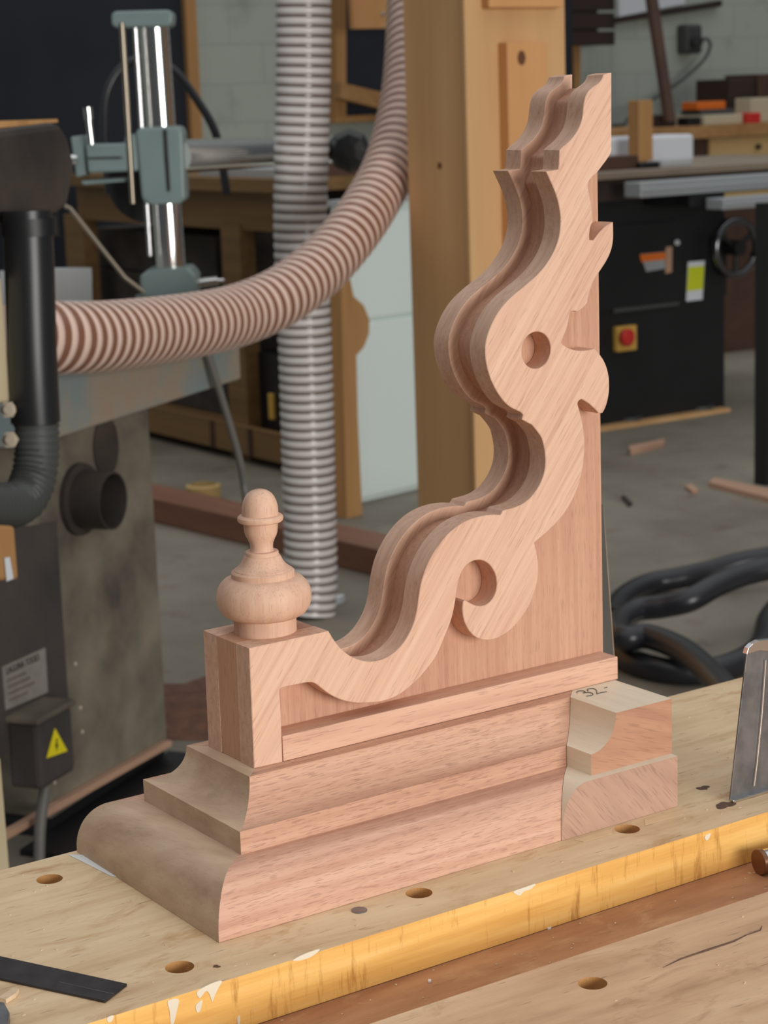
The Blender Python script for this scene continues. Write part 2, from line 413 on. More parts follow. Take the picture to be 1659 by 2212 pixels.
# ------------------------------------------------------------------ stepped base
XC = 0.2893
def moulding_run(prof, kx, which):
    """mitred lengths; prof is (outward offset, height)"""
    n = len(prof); V = []
    for o, z in prof:
        if which == 'front': V += [(-o*kx, -o, z), (XC-o, -o, z)]
        elif which == 'end': V += [(-o*kx, -o, z), (-o*kx, DEP+o, z)]
        else: V += [(-o*kx, DEP+o, z), (XC, DEP+o, z)]
    F = [(2*i, 2*i+1, 2*((i+1) % n)+1, 2*((i+1) % n)) for i in range(n)]
    tri = tessellate_polygon([[Vector((o, z, 0)) for o, z in prof]])
    F += [tuple(2*i for i in t) for t in tri]+[tuple(2*i+1 for i in reversed(t)) for t in tri]
    return V, F
q = [R(a) for a in range(0, 91, 6)]
lowp = [(-0.02, 0.0002), (0.0734, 0.0002)] + [(0.0487+0.0247*math.cos(a), 0.003+(H1-0.003)*math.sin(a)) for a in q] + [(-0.02, H1)]
uppp = [(-0.02, H1), (0.0377, H1), (0.0377, H1+0.0165)] + [(0.0377-0.0247*math.sin(a), H2-0.0274*math.cos(a)) if False else (0.0125+0.0252*(1-math.sin(a)), H1+0.0165+(H2-H1-0.0165)*(1-math.cos(a))) for a in q[1:]] + [(-0.02, H2)]
lo = thing('rounded_plinth', 'lowest tier of the stepped mahogany base with rounded-over mitred moulding on the bench', 'plinth', (0.1, 0.03, 0))
up_ = thing('cove_plinth', 'upper tier of the stepped mahogany base with hollow cove moulding under the bracket', 'plinth', (0.1, 0.03, H1))
for t, prof, kx, ma in ((lo, lowp, 1.04, 'base_x'), (up_, uppp, 0.955, 'cove_x')):
    mesh('front_moulding', moulding_run(prof, kx, 'front'), M[ma], t, smooth=28)
    mesh('end_moulding', moulding_run(prof, kx, 'end'), M['base_y'], t, smooth=28)
    mesh('back_moulding', moulding_run(prof, kx, 'back'), M[ma], t, smooth=28)

# ------------------------------------------------------------------ moulding offcuts
def offcut(prof, x1, yf):
    """profile facing left, mitred at the back against the front moulding; index 1 on the sawn end"""
    X = [(XC+0.0002-o, z) for o, z in prof if o > -0.02] 
    zs = [p[1] for p in prof]; z0, z1 = min(zs), max(zs)
    P = X + [(x1, z1), (x1, z0)]
    n = len(P)
    V = [(x, yf, z) for x, z in P] + [(x, x-XC-0.0004, z) for x, z in P]
    F, I = [], []
    tri = tessellate_polygon([[Vector((x, z, 0)) for x, z in P]])
    F += [tuple(t) for t in tri]; I += [1]*len(tri)
    F += [tuple(n+i for i in reversed(t)) for t in tri]; I += [0]*len(tri)
    for i in range(n): F.append((i, (i+1) % n, n+(i+1) % n, n+i)); I.append(0)
    return V, F, I
ol = thing('rounded_offcut', 'short mahogany offcut with rounded-over end directly on the bench, beside the base', 'offcut', (0.29, -0.04, 0))
mesh('block', offcut(lowp, 0.3318, -0.0742), [M['offcut_pale'], M['offcut_end2']], ol, smooth=28)
ou = thing('cove_offcut', 'short mahogany offcut with hollow cove, pencilled 32 on its pale top', 'offcut', (0.29, -0.03, H1))
mesh('block', offcut(uppp, 0.3332, -0.0664), [M['offcut_pale'], M['offcut_end']], ou, smooth=28)
_o = aZ(1190+350/5.531, 1440+312/5.531, H2+0.0003)+Vector((-0.003, -0.0105, 0))
def hand(*p): return [_o+Vector((x*0.00082, y*0.00088, 0)) for x, y in p]
strokes = [hand((1, 13), (4, 16.5), (8, 16.5), (10, 13.5), (8.5, 10.5), (5, 9.5)), hand((5, 9.5), (9.5, 8.5), (11.5, 5.5), (10, 1.5), (6, -0.5), (1, 0.5)),
           hand((13, 11), (15, 15), (19, 16), (22, 13.5), (21, 9), (17, 4), (13, -0.5)), hand((13, -0.5), (18, 0.3), (25, -0.8)), hand((31, 9), (35, 9.4))]
mesh('pencil_number', join(*[sweep(catmull(s, 6), 0.0003, 6) for s in strokes]), M['pencil'], ou, label='pencilled number 32 and a dash')

# ------------------------------------------------------------------ workbench
def bench_mat(name, a, b, c, stain, rot=0):
    t = NT(name)
    v = t.mapped((0, 0, R(rot)), (6, 90, 90)); n1 = t.noise(v, 1, 5, 0.6)
    n2 = t.noise(t.mapped((0, 0, R(rot)), (5, 16, 16)), 1, 5, 0.6, 1.2)
    col = t.mix(0.55, t.ramp(n1, [(0.3, lin(c)), (0.5, lin(b)), (0.7, lin(a))]), t.ramp(n2, [(0.3, lin(c)), (0.48, lin(b)), (0.66, lin(a))]))
    n3 = t.noise(t.mapped((0, 0, R(rot)), (12, 30, 30)), 1, 6, 0.7, 0.6)
    col = t.mix(t.ramp(n3, [(0.54, K0), (0.72, (0.85, 0.85, 0.85, 1))]), col, lin(stain))
    n4 = t.noise(t.mapped((0, 0, R(rot)), (40, 420, 420)), 1, 2)
    col = t.mix(t.ramp(n4, [(0.66, K0), (0.73, (0.6, 0.6, 0.6, 1))]), col, lin((120, 92, 64)))
    t.l(col, t.b.inputs['Base Color']); t.b.inputs['Roughness'].default_value = 0.5
    t.b.inputs['Specular IOR Level'].default_value = 0.35
    return t.m
M['bench_top'] = bench_mat('worn_beech_top', (234, 208, 170), (220, 190, 150), (194, 160, 120), (182, 134, 84))
M['bench_near'] = bench_mat('worn_beech_near', (230, 196, 158), (216, 178, 140), (190, 150, 114), (164, 122, 86), 3)
def lipping():
    t = NT('oiled_yellow_edge')
    n1 = t.noise(t.mapped((0, 0, 0), (7, 120, 120)), 1, 5, 0.6)
    col = t.ramp(n1, [(0.3, lin((228, 170, 88))), (0.55, lin((246, 194, 110))), (0.75, lin((252, 208, 132)))])
    n2 = t.noise(t.mapped((0, 0, 0), (110, 30, 14)), 1, 5, 0.75)
    col = t.mix(t.ramp(n2, [(0.55, K0), (0.70, (0.75, 0.75, 0.75, 1))]), col, lin((176, 118, 52)))
    n3 = t.noise(t.mapped((0, 0, 0), (9, 30, 60)), 1, 5, 0.7)
    col = t.mix(t.ramp(n3, [(0.66, K0), (0.72, (0.8, 0.8, 0.8, 1))]), col, lin((196, 188, 150)))
    t.l(col, t.b.inputs['Base Color']); t.b.inputs['Roughness'].default_value = 0.4
    return t.m
M['lip'] = lipping()
M['hole_wood'] = plain('fresh_wood_in_holes', (206, 152, 92), 0.6, var=0.15, vscale=200)
M['bare'] = plain('bare_beech', (226, 194, 152), 0.6, var=0.08, vscale=90)
M['tray'] = bench_mat('brown_tray_board', (196, 146, 108), (180, 128, 92), (154, 104, 74), (206, 162, 120))
M['steel'] = plain('scratched_steel', (150, 150, 152), 0.38, 0.85, c2=(108, 110, 114), vscale=40)
M['bright_steel'] = plain('bright_steel', (214, 214, 216), 0.22, 1.0)
M['dark_steel'] = plain('dark_steel', (66, 62, 62), 0.5, 0.5, c2=(50, 46, 48), vscale=60)
M['brown_steel'] = plain('browned_steel', (128, 88, 64), 0.35, 0.5)
M['white_paint'] = plain('white_paint_drip', (232, 222, 198), 0.6)
M['dark_plug'] = plain('dark_filler_plug', (104, 76, 58), 0.7, c2=(84, 60, 46), vscale=300)
M['paper'] = plain('white_paper', (226, 226, 224), 0.8)

bench = thing('workbench', 'worn beech workbench with round dog holes and yellow oiled front edge under the bracket', 'workbench', (0.2, -0.1, FL))
YF, ZT = -0.1267, -0.036
def hole(c, r=0.0095, n=28): return [(c[0]+r*math.cos(2*math.pi*i/n), c[1]+r*math.sin(2*math.pi*i/n)) for i in range(n)]
def dog(u, v, z=0.0): p = aZ(u, v, z); return (p.x, p.y)
dogs = [dog(107, 1899), dog(388, 2089), dog(905, 1929), dog(1355, 1791)]
vf = plate_with_holes([(-1.0, YF), (1.3, YF), (1.3, 0.1475), (-1.0, 0.137)], [hole(c) for c in dogs], ZT, 0.0)
mesh('rear_plank', vf, [M['bench_top'], M['lip'], M['hole_wood']], bench)
ZN = -0.015
nd = [dog(1280, 2124, ZN)]
vf = plate_with_holes([(-1.0, -0.62), (1.3, -0.62), (1.3, -0.226), (-1.0, -0.195)], [hole(c) for c in nd], -0.056, ZN)
vf = (vf[0], vf[1], [0 if i == 1 else i for i in vf[2]])
mesh('near_plank', vf, [M['bench_near'], M['bench_near'], M['hole_wood']], bench)
mesh('tray_board', box((-1.0, -0.62, -0.078), (1.3, 0.13, -0.0562)), M['tray'], bench)
mesh('tray_floor', box((-1.0, -0.2262, -0.056), (1.3, YF+0.001, -0.0365)), M['tray'], bench)
mesh('tray_support', box((-1.0, YF+0.002, -0.056), (1.3, 0.13, -0.0365)), M['tray'], bench)
for x in (-0.85, 1.1):
    for y in (-0.5, 0.05): mesh('leg', box((x, y, FL), (x+0.08, y+0.08, -0.078)), M['bench_near'], bench)
def blob(c, ux, uy, r, ry, k, thick, seed):
    rnd = random.Random(seed); n = 26; ph = [rnd.uniform(0, 6.28) for _ in range(4)]
    P = []
    for i in range(n):
        a = 2*math.pi*i/n; f = 1+0.22*math.sin(2*a+ph[0])+0.16*math.sin(3*a+ph[1])+0.1*math.sin(5*a+ph[2])
        P.append(Vector(c)+Vector(ux)*math.cos(a)*r*f+Vector(uy)*math.sin(a)*ry*f)
    return prism(P, Vector(thick))
X_, Y_, Z_ = Vector((1, 0, 0)), Vector((0, 1, 0)), Vector((0, 0, 1))
p = aZ(776, 1967, 0); mesh('screw_head', join(cyl(p-Z_*0.004, p+Z_*0.0006, 0.0055, 24)), M['steel'], bench, label='steel screw head in the bench top')
for (u, v, r, sd) in ((1566, 1742, 0.0075, 3), (1519, 1705, 0.0048, 4), (468, 2091, 0.0022, 5)):
    mesh('dark_plug', blob(aZ(u, v, -0.001), X_, Y_, r, r*0.9, 0, (0, 0, 0.0013), sd), M['dark_plug'], bench, label='dark filled plug in the bench top')
def drip(pts, sd):
    return prism(catmull([aY(u, v, YF) for u, v in pts], 4, closed=True), (0, -0.0005, 0))
drips = [[(362, 2162), (385, 2158), (382, 2180), (374, 2212), (368, 2212), (366, 2185)], [(425, 2142), (452, 2126), (478, 2118), (472, 2132), (463, 2150), (458, 2163), (452, 2148), (445, 2140), (436, 2150), (430, 2155)],
         [(422, 2172), (436, 2160), (432, 2182), (425, 2186)], [(632, 2074), (658, 2060), (690, 2050), (672, 2066), (648, 2074)], [(1108, 1926), (1134, 1916), (1156, 1909), (1146, 1920), (1130, 1926), (1122, 1934)],
         [(230, 2199), (244, 2193), (242, 2204), (234, 2208)], [(1522, 1806), (1534, 1800), (1530, 1812), (1524, 1815)], [(512, 2198), (518, 2195), (517, 2212), (513, 2212)]]
for d in drips: mesh('paint_drip', drip(d, 0), M['white_paint'], bench, label='white paint drip on the yellow edge')

for pq in (((1240, 1814), (1322, 1790), (1322, 1801), (1262, 1819)), ((1392, 1771), (1474, 1749), (1476, 1760), (1394, 1782))):
    mesh('pale_patch', prism([aZ(u, v, 0.0001) for u, v in pq], (0, 0, 0.0002)), M['bare'], bench, label='pale bare strip on the bench in front of the offcut')
mesh('crack', sweep([aZ(u, v, ZN+0.00005) for u, v in ((1432, 2090), (1470, 2072), (1530, 2052), (1585, 2034), (1612, 2020), (1642, 2010), (1646, 2000))], [0.0002, 0.0007, 0.001, 0.0008, 0.0005, 0.0006, 0.0002], 8), M['dark_plug'], bench, label='dark crack along the grain')
# things lying on the bench
t = mesh('paper_strip', prism([aZ(u, v, 0.0002) for u, v in ((148, 1847), (184, 1847), (262, 1896), (240, 1893))], (0, 0, 0.0003)), M['paper'], loc=aZ(200, 1870, 0),
         label='thin white paper strip sticking out under the back corner of the base', cat='paper')
ru = thing('steel_rule', 'dark steel strip with a slanted end lying on the bench at lower left', 'ruler', aZ(130, 2110, 0))
mesh('blade', prism([aZ(u, v, 0.0002) for u, v in ((275, 2130), (227, 2167), (-60, 2105), (-60, 2057))], (0, 0, 0.0018)), M['dark_steel'], ru, bevel=0.0004)
mesh('scribed_line', sweep([aZ(u, v, 0.0021) for u, v in ((126, 2121), (190, 2135), (245, 2147))], 0.0002, 6), M['steel'], ru, label='pale scribed line')
t = mesh('metal_offcut', prism([aZ(u, v, 0.0002) for u, v in ((-30, 2178), (10, 2184), (22, 2206), (16, 2240), (-30, 2240))], (0, 0, 0.006)), M['steel'], loc=aZ(0, 2205, 0),
         label='grey metal corner piece at the bottom left edge of the bench', cat='metal piece', bevel=0.0006)
def chip(u, v, z, name, lab, L, Wd, H, rz, mat):
    c = aZ(u, v, z); d = Vector((math.cos(rz), math.sin(rz), 0)); e = Vector((-d.y, d.x, 0)); rnd = random.Random(u)
    P = [c+d*L/2*a+e*Wd/2*b*rnd.uniform(0.6, 1.1) for a, b in ((-1, -1), (0.2, -1.2), (1, -0.5), (0.9, 0.7), (0, 1), (-0.9, 0.8))]
    return mesh(name, prism(P, (0, 0, H)), mat, loc=c, label=lab, cat='wood chip')
M['chip'] = plain('pale_wood_chip', (222, 194, 160), 0.7, var=0.15, vscale=200)
chip(20, 2155, 0.0001, 'wood_chip', 'pale wood chip beside the dark steel strip', 0.016, 0.007, 0.003, 0.5, M['chip'])
chip(1186, 2006, -0.0364, 'wood_chip', 'small white chip in the brown tray near the yellow edge', 0.004, 0.002, 0.0012, 0.2, M['paper'])
chip(928, 2121, -0.0364, 'wood_chip', 'small white chip in the brown tray beside the near plank', 0.004, 0.0022, 0.0012, 0.9, M['paper'])
chip(1604, 1864, -0.0364, 'wood_chip', 'pale shaving in the tray corner beside the metal knob', 0.007, 0.004, 0.003, 0.4, M['chip'])
rnd = random.Random(5); V, F = [], []
for i in range(260):
    zz = rnd.random()
    if zz < 0.55: c = Vector((rnd.uniform(-0.25, 0.6), rnd.uniform(-0.12, 0.13), 0.0))
    elif zz < 0.8: c = Vector((rnd.uniform(-0.1, 0.5), rnd.uniform(-0.195, -0.13), -0.0365))
    else: c = Vector((rnd.uniform(-0.1, 0.4), rnd.uniform(-0.36, -0.23), ZN))
    if c.z == 0 and -0.08 < c.x < 0.345 and -0.078 < c.y < 0.14: continue
    a = rnd.uniform(0, 6.28); s = rnd.uniform(0.0004, 0.0011)
    vf = prism([c+Vector((math.cos(a+k*2.1), math.sin(a+k*2.1), 0))*s*(1 if k else 2.2) for k in range(3)], (0, 0, 0.0004))
    n = len(V); V += vf[0]; F += [tuple(i+n for i in f) for f in vf[1]]
mesh('sawdust', (V, F), M['chip'], loc=(0, 0, 0), label='scattered sawdust specks on the workbench and in its tray', cat='sawdust', kind='stuff')

pl = thing('sheet_metal_plate', 'scratched grey metal plate with folded foot standing on the bench at right', 'metal plate', aZ(1640, 1733, 0))
yp = -0.0929
P = [aY(u, v, yp) for u, v in ((1577, 1728), (1611, 1432), (1614, 1410), (1622, 1395), (1636, 1387), (1660, 1383), (1760, 1378), (1760, 1690))]
P[0].z = 0.001; P[-1].z = 0.001
mesh('plate', prism(P, (0.001, 0.0025, 0)), M['steel'], pl, bevel=0.0005)
P = [aY(u, v, yp-0.0012) for u, v in ((1613, 1413), (1617, 1400), (1626, 1391), (1640, 1384), (1665, 1381), (1760, 1376), (1760, 1398), (1660, 1407), (1640, 1405), (1622, 1411))]
mesh('folded_top', prism(P, (0, 0.0046, 0)), M['bright_steel'], pl, label='bright rounded top edge', bevel=0.0006)
mesh('rib', sweep([aY(u, v, yp-0.0003) for u, v in ((1628, 1697), (1634, 1650), (1645, 1540), (1653, 1425))], 0.0014, 10), M['bright_steel'], pl, smooth=60, label='pale vertical crease')
a, b = aY(1577, 1728, yp), aY(1760, 1690, yp)
mesh('foot', prism([(a.x, yp-0.004, 0.0002), (b.x, yp-0.004, 0.0002), (b.x, yp+0.0005, 0.0002), (a.x, yp+0.0005, 0.0002)], (0, 0, 0.0022)), M['bright_steel'], pl, bevel=0.0005)

kn = thing('clamp_screw', 'short bright metal screw end lying in the tray at the right edge', 'clamp', aZ(1655, 1872, -0.0365))
c = aZ(1640, 1862, -0.0365+0.0098); ax = Vector((0.98, -0.2, 0)).normalized()
mesh('collar', cyl(c-ax*0.001, c+ax*0.003, 0.0098, 32), M['brown_steel'], kn, smooth=40, bevel=0.0005)
mesh('shaft', cyl(c+ax*0.003, c+ax*0.06, 0.0088, 32), M['bright_steel'], kn, smooth=40)

a, b = aY(1302, 1090, 0.085), aY(1325, 1410, 0.085)
d = (b-a)/(b.z-a.z); foot = a+d*(0.0-a.z)
e = Vector((0.25, 1, 0)).normalized()
st = mesh('steel_straightedge', prism([foot, foot+e*0.03, a+e*0.03, a], Vector((0.0012, 0, 0))), M['bright_steel'], loc=foot,
          label='thin steel straightedge standing behind the right edge of the bracket', cat='straightedge')

# ------------------------------------------------------------------ workshop materials
M['navy'] = plain('dark_navy_panel', (34, 40, 52), 0.6, c2=(24, 28, 36), vscale=1.5)
M['raw_timber'] = wood('raw_timber', (196, 150, 98), (176, 130, 82), (146, 104, 64), rot=(0, R(90), 0), along=1.2, across=22, pore=0.0)
M['shaded_timber'] = wood('shade_darkened_bench_timber', (140, 108, 70), (120, 90, 56), (92, 66, 40), rot=(0, 0, R(90)), along=1.0, across=20, pore=0.0)  # timber colour darkened so the bench's shade is painted in
M['timber_x'] = wood('raw_timber_level', (190, 146, 98), (170, 126, 80), (140, 100, 62), rot=(0, 0, R(90)), along=1.0, across=20, pore=0.0)
M['beam'] = wood('reddish_floor_beam', (142, 100, 78), (126, 86, 66), (104, 68, 54), rot=(0, 0, R(90)), along=1, across=22, pore=0.0)
M['ply'] = wood('pale_plywood', (220, 178, 126), (208, 162, 112), (190, 142, 94), rot=(0, R(90), 0), along=0.8, across=9, pore=0.0, rough=0.6)
M['ply_red'] = wood('orange_pine_board', (220, 166, 110), (212, 154, 100), (196, 134, 84), rot=(0, R(90), 0), along=0.8, across=9, pore=0.0)
M['knot'] = plain('dark_knot', (104, 62, 34), 0.8)
M['black'] = plain('satin_black_paint', (26, 26, 28), 0.45, c2=(20, 20, 22), vscale=3)
M['black2'] = plain('black_rubber', (30, 30, 32), 0.35)
M['hose_black'] = plain('black_vacuum_hose', (36, 36, 40), 0.32)
M['grime'] = plain('dusty_cast_base', (136, 126, 108), 0.75, c2=(70, 64, 57), vscale=4.5)
M['dark_grime'] = plain('dark_dusty_panel', (78, 70, 66), 0.7, c2=(58, 53, 50), vscale=5)
M['dark_head'] = plain('worn_dark_machine_paint', (68, 59, 53), 0.6, c2=(40, 35, 32), vscale=6)
def iron_table():
    t = NT('rust_tinted_iron_table')
    n = t.noise(t.obj(), 3.2, 5, 0.6)
    c = t.ramp(n, [(0.34, lin((172, 132, 108))), (0.48, lin((158, 146, 130))), (0.6, lin((132, 146, 146)))])
    t.l(c, t.b.inputs['Base Color']); t.b.inputs['Roughness'].default_value = 0.5; t.b.inputs['Metallic'].default_value = 0.1
    return t.m
M['iron'] = iron_table()
M['feeder'] = plain('grey_green_enamel', (128, 146, 144), 0.4, var=0.1, vscale=8)
M['chrome'] = plain('polished_chrome', (225, 225, 222), 0.16, 1.0)
M['dark_chrome'] = plain('dark_chrome', (120, 120, 124), 0.2, 1.0)
M['brass_rod'] = plain('dull_rod', (168, 156, 138), 0.35, 0.9)
M['rib_pink'] = plain('hose_rib_tan', (230, 200, 184), 0.3)
M['wall_pink'] = plain('hose_wall_brown', (136, 92, 72), 0.25)
M['rib_grey'] = plain('hose_rib_pale_grey', (228, 222, 219), 0.28)
M['wall_grey'] = plain('hose_wall_grey', (128, 116, 110), 0.2)
M['mint'] = plain('pale_mint_enamel', (228, 240, 234), 0.4)
M['cream'] = plain('cream_plastic', (214, 196, 160), 0.5)
M['alu'] = plain('brushed_aluminium', (176, 180, 182), 0.4, 0.35)
M['table_dust'] = plain('dusty_saw_table', (148, 130, 112), 0.6, c2=(128, 112, 96), vscale=3)
M['white'] = plain('white_enamel', (222, 226, 232), 0.5)
M['label_grey'] = plain('grey_label_plate', (150, 142, 136), 0.5, c2=(132, 126, 120), vscale=30)
M['ink'] = plain('black_ink', (34, 32, 32), 0.6)
M['yellow'] = plain('warning_yellow', (240, 222, 30), 0.5)
M['lime'] = plain('lime_label', (214, 222, 40), 0.5)
M['orange'] = plain('orange_plastic', (226, 112, 32), 0.45)
M['red'] = plain('red_plastic', (206, 50, 44), 0.4)
M['switch_yellow'] = plain('switch_yellow_base', (216, 170, 80), 0.5)
M['pink_wood'] = plain('pinkish_offcut', (190, 150, 124), 0.7, var=0.1)
M['brown'] = plain('dark_brown_wood', (86, 58, 44), 0.6, c2=(66, 44, 34), vscale=3)
M['shelf_dark'] = plain('dark_stained_shelf', (52, 38, 32), 0.6)
M['grey_card'] = plain('grey_board', (176, 178, 178), 0.7)
M['grey_dark'] = plain('dark_grey_plastic', (70, 72, 70), 0.5)
M['drawer'] = wood('pale_drawer_front', (206, 176, 122), (194, 162, 108), (172, 140, 92), along=1, across=12, pore=0.0)
M['cable'] = plain('grey_cable', (112, 108, 102), 0.5)
M['buff'] = plain('buff_plastic', (196, 186, 160), 0.6)
M['gold_wood'] = plain('yellow_wood_ring', (196, 164, 104), 0.6, var=0.1)

def pz(pts, y): return [aY(u, v, y) for u, v in pts]
def px_(pts, x): return [aX(u, v, x) for u, v in pts]
def level_box(u0, v0, u1, v1, y, depth, uref=None):
    """upright box facing the bench side: left, top, right, bottom sight lines on the plane y"""
    a = aY(u0, v1, y); b = aY(u1, v1, y)
    um = (u0+u1)/2
    z0 = aY(um, v1, y).z; z1 = aY(um, v0, y).z
    return box((a.x, y, z0), (b.x, y+depth, z1))

# ------------------------------------------------------------------ back wall fittings
YW = 8.98
x0 = aY(-140, 300, YW).x; x1 = aY(388, 100, YW).x
d = mesh('door_1', box((x0, YW-0.05, FL), (x1, YW, 2.4)), M['navy'], loc=(x0, YW, FL), kind='structure')
x2 = aY(411, 100, YW).x
mesh('trim_1', box((x1, YW-0.09, FL), (x2, YW, 2.4)), M['raw_timber'], loc=(x1, YW, FL), kind='structure')
g = mesh('window_1', prism(pz([(748, -80), (880, -80), (880, 246), (748, 250)], YW-0.05), (0, 0.04, 0)), M['navy'], loc=aY(748, 250, YW), kind='structure')
mesh('window_stile', prism(pz([(725, -80), (748, -80), (748, 262), (725, 264)], YW-0.1), (0, 0.1, 0)), M['raw_timber'], g)
mesh('window_sill', prism(pz([(725, 252), (880, 244), (880, 258), (725, 266)], YW-0.12), (0, 0.11, 0)), M['raw_timber'], g)
mesh('wall_brace', prism(pz([(735, 178), (880, 212), (880, 248), (735, 212)], YW-0.2), (0, 0.08, 0)), M['timber_x'], loc=aY(800, 210, YW-0.2),
     label='slanting timber brace across the dark window behind the hoses', cat='timber')
hb = mesh('hanging_board', prism(pz([(757, -60), (885, -60), (885, 60), (764, 62)], 8.5), (0, 0.04, 0)), M['ply_red'], loc=aY(820, 60, 8.5),
     label='orange pine board hanging at the top beside the box column', cat='board')
mesh('screw_head', revolve(aY(829, 30, 8.485), (0, 1, 0), [(0, 0), (0.012, 0.004), (0.014, 0.016)], 16), M['bright_steel'], hb, smooth=40)

# ------------------------------------------------------------------ dusty machine at left
u_, n_ = Vector((0.829, 0.559, 0)), Vector((0.559, -0.829, 0))
C0 = fl(366, 1640)
def pm(pts, off=0.0): return [on(u, v, C0+n_*off, n_) for u, v in pts]
ms = thing('shaping_machine', 'grime-covered floor machine with round dust outlet and iron table at left', 'machine', C0)
a, = pm([(318, 872)]); b, = pm([(357, 1610)]); ztop = pm([(330, 862)])[0].z
rx = (a-C0).dot(u_)
zb = b.z
def mbox(x0, x1, y0, y1, z0, z1): return fbox((C0.x, C0.y, 0), u_, -n_, Z_, (x0, y0, z0), (x1, y1, z1))
mesh('body', mbox(-0.5, 0, 0, 0.55, zb, ztop), M['grime'], ms, bevel=0.008)
mesh('plinth', mbox(-0.5, 0.0, 0.012, 0.55, FL, zb), M['black'], ms)
mesh('added_dark_sheet', mbox(-0.6, 0.02, -0.32, 0.012, FL, FL+0.012), M['black'], ms)  # added black sheet, painting the floor before the plinth dark
q0 = pm([(-10, 1830), (372, 1612)], 0.02)
mesh('skirting_batten', prism([q0[0], q0[1], q0[1]-n_*0.02, q0[0]-n_*0.02], (0, 0, 0.014)), M['pink_wood'], ms, bevel=0.002)
mesh('side_door', prism(pm([(-80, 1160), (122, 1128), (150, 1545), (-80, 1690)], 0.006), -n_*0.005), M['dark_grime'], ms)
T = pm([(96, 790), (508, 702), (512, 826), (112, 940)], 0.0)
zt = T[1].z; zl = (T[2].z+T[3].z)/2
xr = (T[1]-C0).dot(u_)
mesh('table', mbox(-0.52, xr, -0.01, 0.75, zl, zt), M['iron'], ms, bevel=0.006)
pc, = pm([(176, 1080)]); pe, = pm([(204, 1092)], 0.11)
axd = (n_*0.98+u_*0.1).normalized(); RP = 0.058
c0 = pm([(168, 1078)])[0]
mesh('dust_outlet', revolve(c0, n_, [(RP*1.25, 0.0), (RP*1.25, 0.012), (RP, 0.014), (RP, 0.08), (RP*0.93, 0.08), (RP*0.93, -0.0), (0.0, 0.002)], 40), M['dark_head'], ms, smooth=40)
c1 = pm([(227, 965)], 0.0)[0]
mesh('oval_cover', prism(disc_pts(c1+n_*0.004, u_, Z_, 0.05, 32, 0.062), -n_*0.004), M['dark_head'], ms, label='dark oval cover')
lp = mesh('rating_plate', prism(pm([(5, 1441), (98, 1399), (104, 1495), (13, 1534)], 0.0085), -n_*0.0025), M['label_grey'], ms, label='grey rating plate')
def text(body, p, ux, uz, size, mat, parent, name='lettering', squeeze=1.0, align='LEFT'):
    cu = bpy.data.curves.new(name, 'FONT'); cu.body = body; cu.size = size; cu.extrude = 0.0006; cu.align_x = align
    tmp = bpy.data.objects.new(name, cu); COL.objects.link(tmp)
    dg = bpy.context.evaluated_depsgraph_get(); dg.update()
    me = bpy.data.meshes.new_from_object(tmp.evaluated_get(dg)); bpy.data.objects.remove(tmp)
    ux, uz = Vector(ux).normalized(), Vector(uz).normalized()
    V = [Vector(p)+ux*v.co.x*squeeze+uz*v.co.y+ux.cross(uz)*v.co.z for v in me.vertices]; F = [tuple(q.vertices) for q in me.polygons]
    return mesh(name, (V, F), mat, parent)
tp = pm([(14, 1458), (94, 1421)], 0.0088); tw = (tp[1]-tp[0]).length
text('LAGUNA TOOLS', tp[0], tp[1]-tp[0], Z_, tw/7.0, M['ink'], lp, squeeze=0.82)
for k in range(4):
    q2 = pm([(14+k*1.5, 1474+k*14), (96+k*1.5, 1437+k*14)], 0.0088)
    e2 = (q2[1]-q2[0])
    mesh('printed_line', prism([q2[0]+e2*0.02, q2[0]+e2*(0.5+0.1*(k % 3)), q2[0]+e2*(0.5+0.1*(k % 3))+Z_*0.004, q2[0]+e2*0.02+Z_*0.004], n_*0.0008), M['grime'], lp)
sw = pm([(70, 1560), (146, 1528), (152, 1660), (84, 1712)], 0.06)
xa, xb = (sw[0]-C0).dot(u_), (sw[1]-C0).dot(u_)
sb = mesh('switch_box', mbox(xa, xb, -0.07, 0.0, (sw[2].z+sw[3].z)/2, (sw[0].z+sw[1].z)/2), M['dark_grime'], ms, bevel=0.01)
mesh('lid_rim', mbox(xa-0.006, xb+0.006, -0.076, 0.0, (sw[0].z+sw[1].z)/2, (sw[0].z+sw[1].z)/2+0.012), M['grime'], sb, bevel=0.004, label='dusty lid rim')
wt = pm([(118, 1573), (145, 1622), (100, 1638)], 0.0715)
mesh('warning_triangle', prism(wt, n_*0.001), M['yellow'], sb, label='yellow warning triangle')
cc = sum(wt, Vector((0, 0, 0)))/3+n_*0.0012; hs = 0.012
def bolt_pt(x, z): return cc+u_*x*hs+Z_*z*hs
mesh('lightning_mark', prism([bolt_pt(*p) for p in ((0.1, 1.1), (-0.45, -0.15), (0.0, -0.1), (-0.2, -0.9), (0.5, 0.2), (0.05, 0.2), (0.4, 1.1))], n_*0.0008), M['ink'], sb)
cp = pm([(98, 1700), (92, 1740), (86, 1800), (84, 1900)], 0.05)
mesh('supply_cable', sweep(catmull(cp, 6), 0.011, 12), M['cable'], ms, smooth=60)
M['speck'] = plain('pale_dust_speck', (196, 186, 166), 0.8)
for k, (u, v) in enumerate(((138, 1425), (163, 1434), (174, 1529), (178, 1581), (56, 1582), (118, 1690), (125, 1826), (95, 1560))):
    mesh('dust_speck', revolve(pm([(u, v)], 0.001)[0], n_, [(0.0045, 0), (0.003, 0.002), (0, 0.003)], 10), M['speck'], ms)

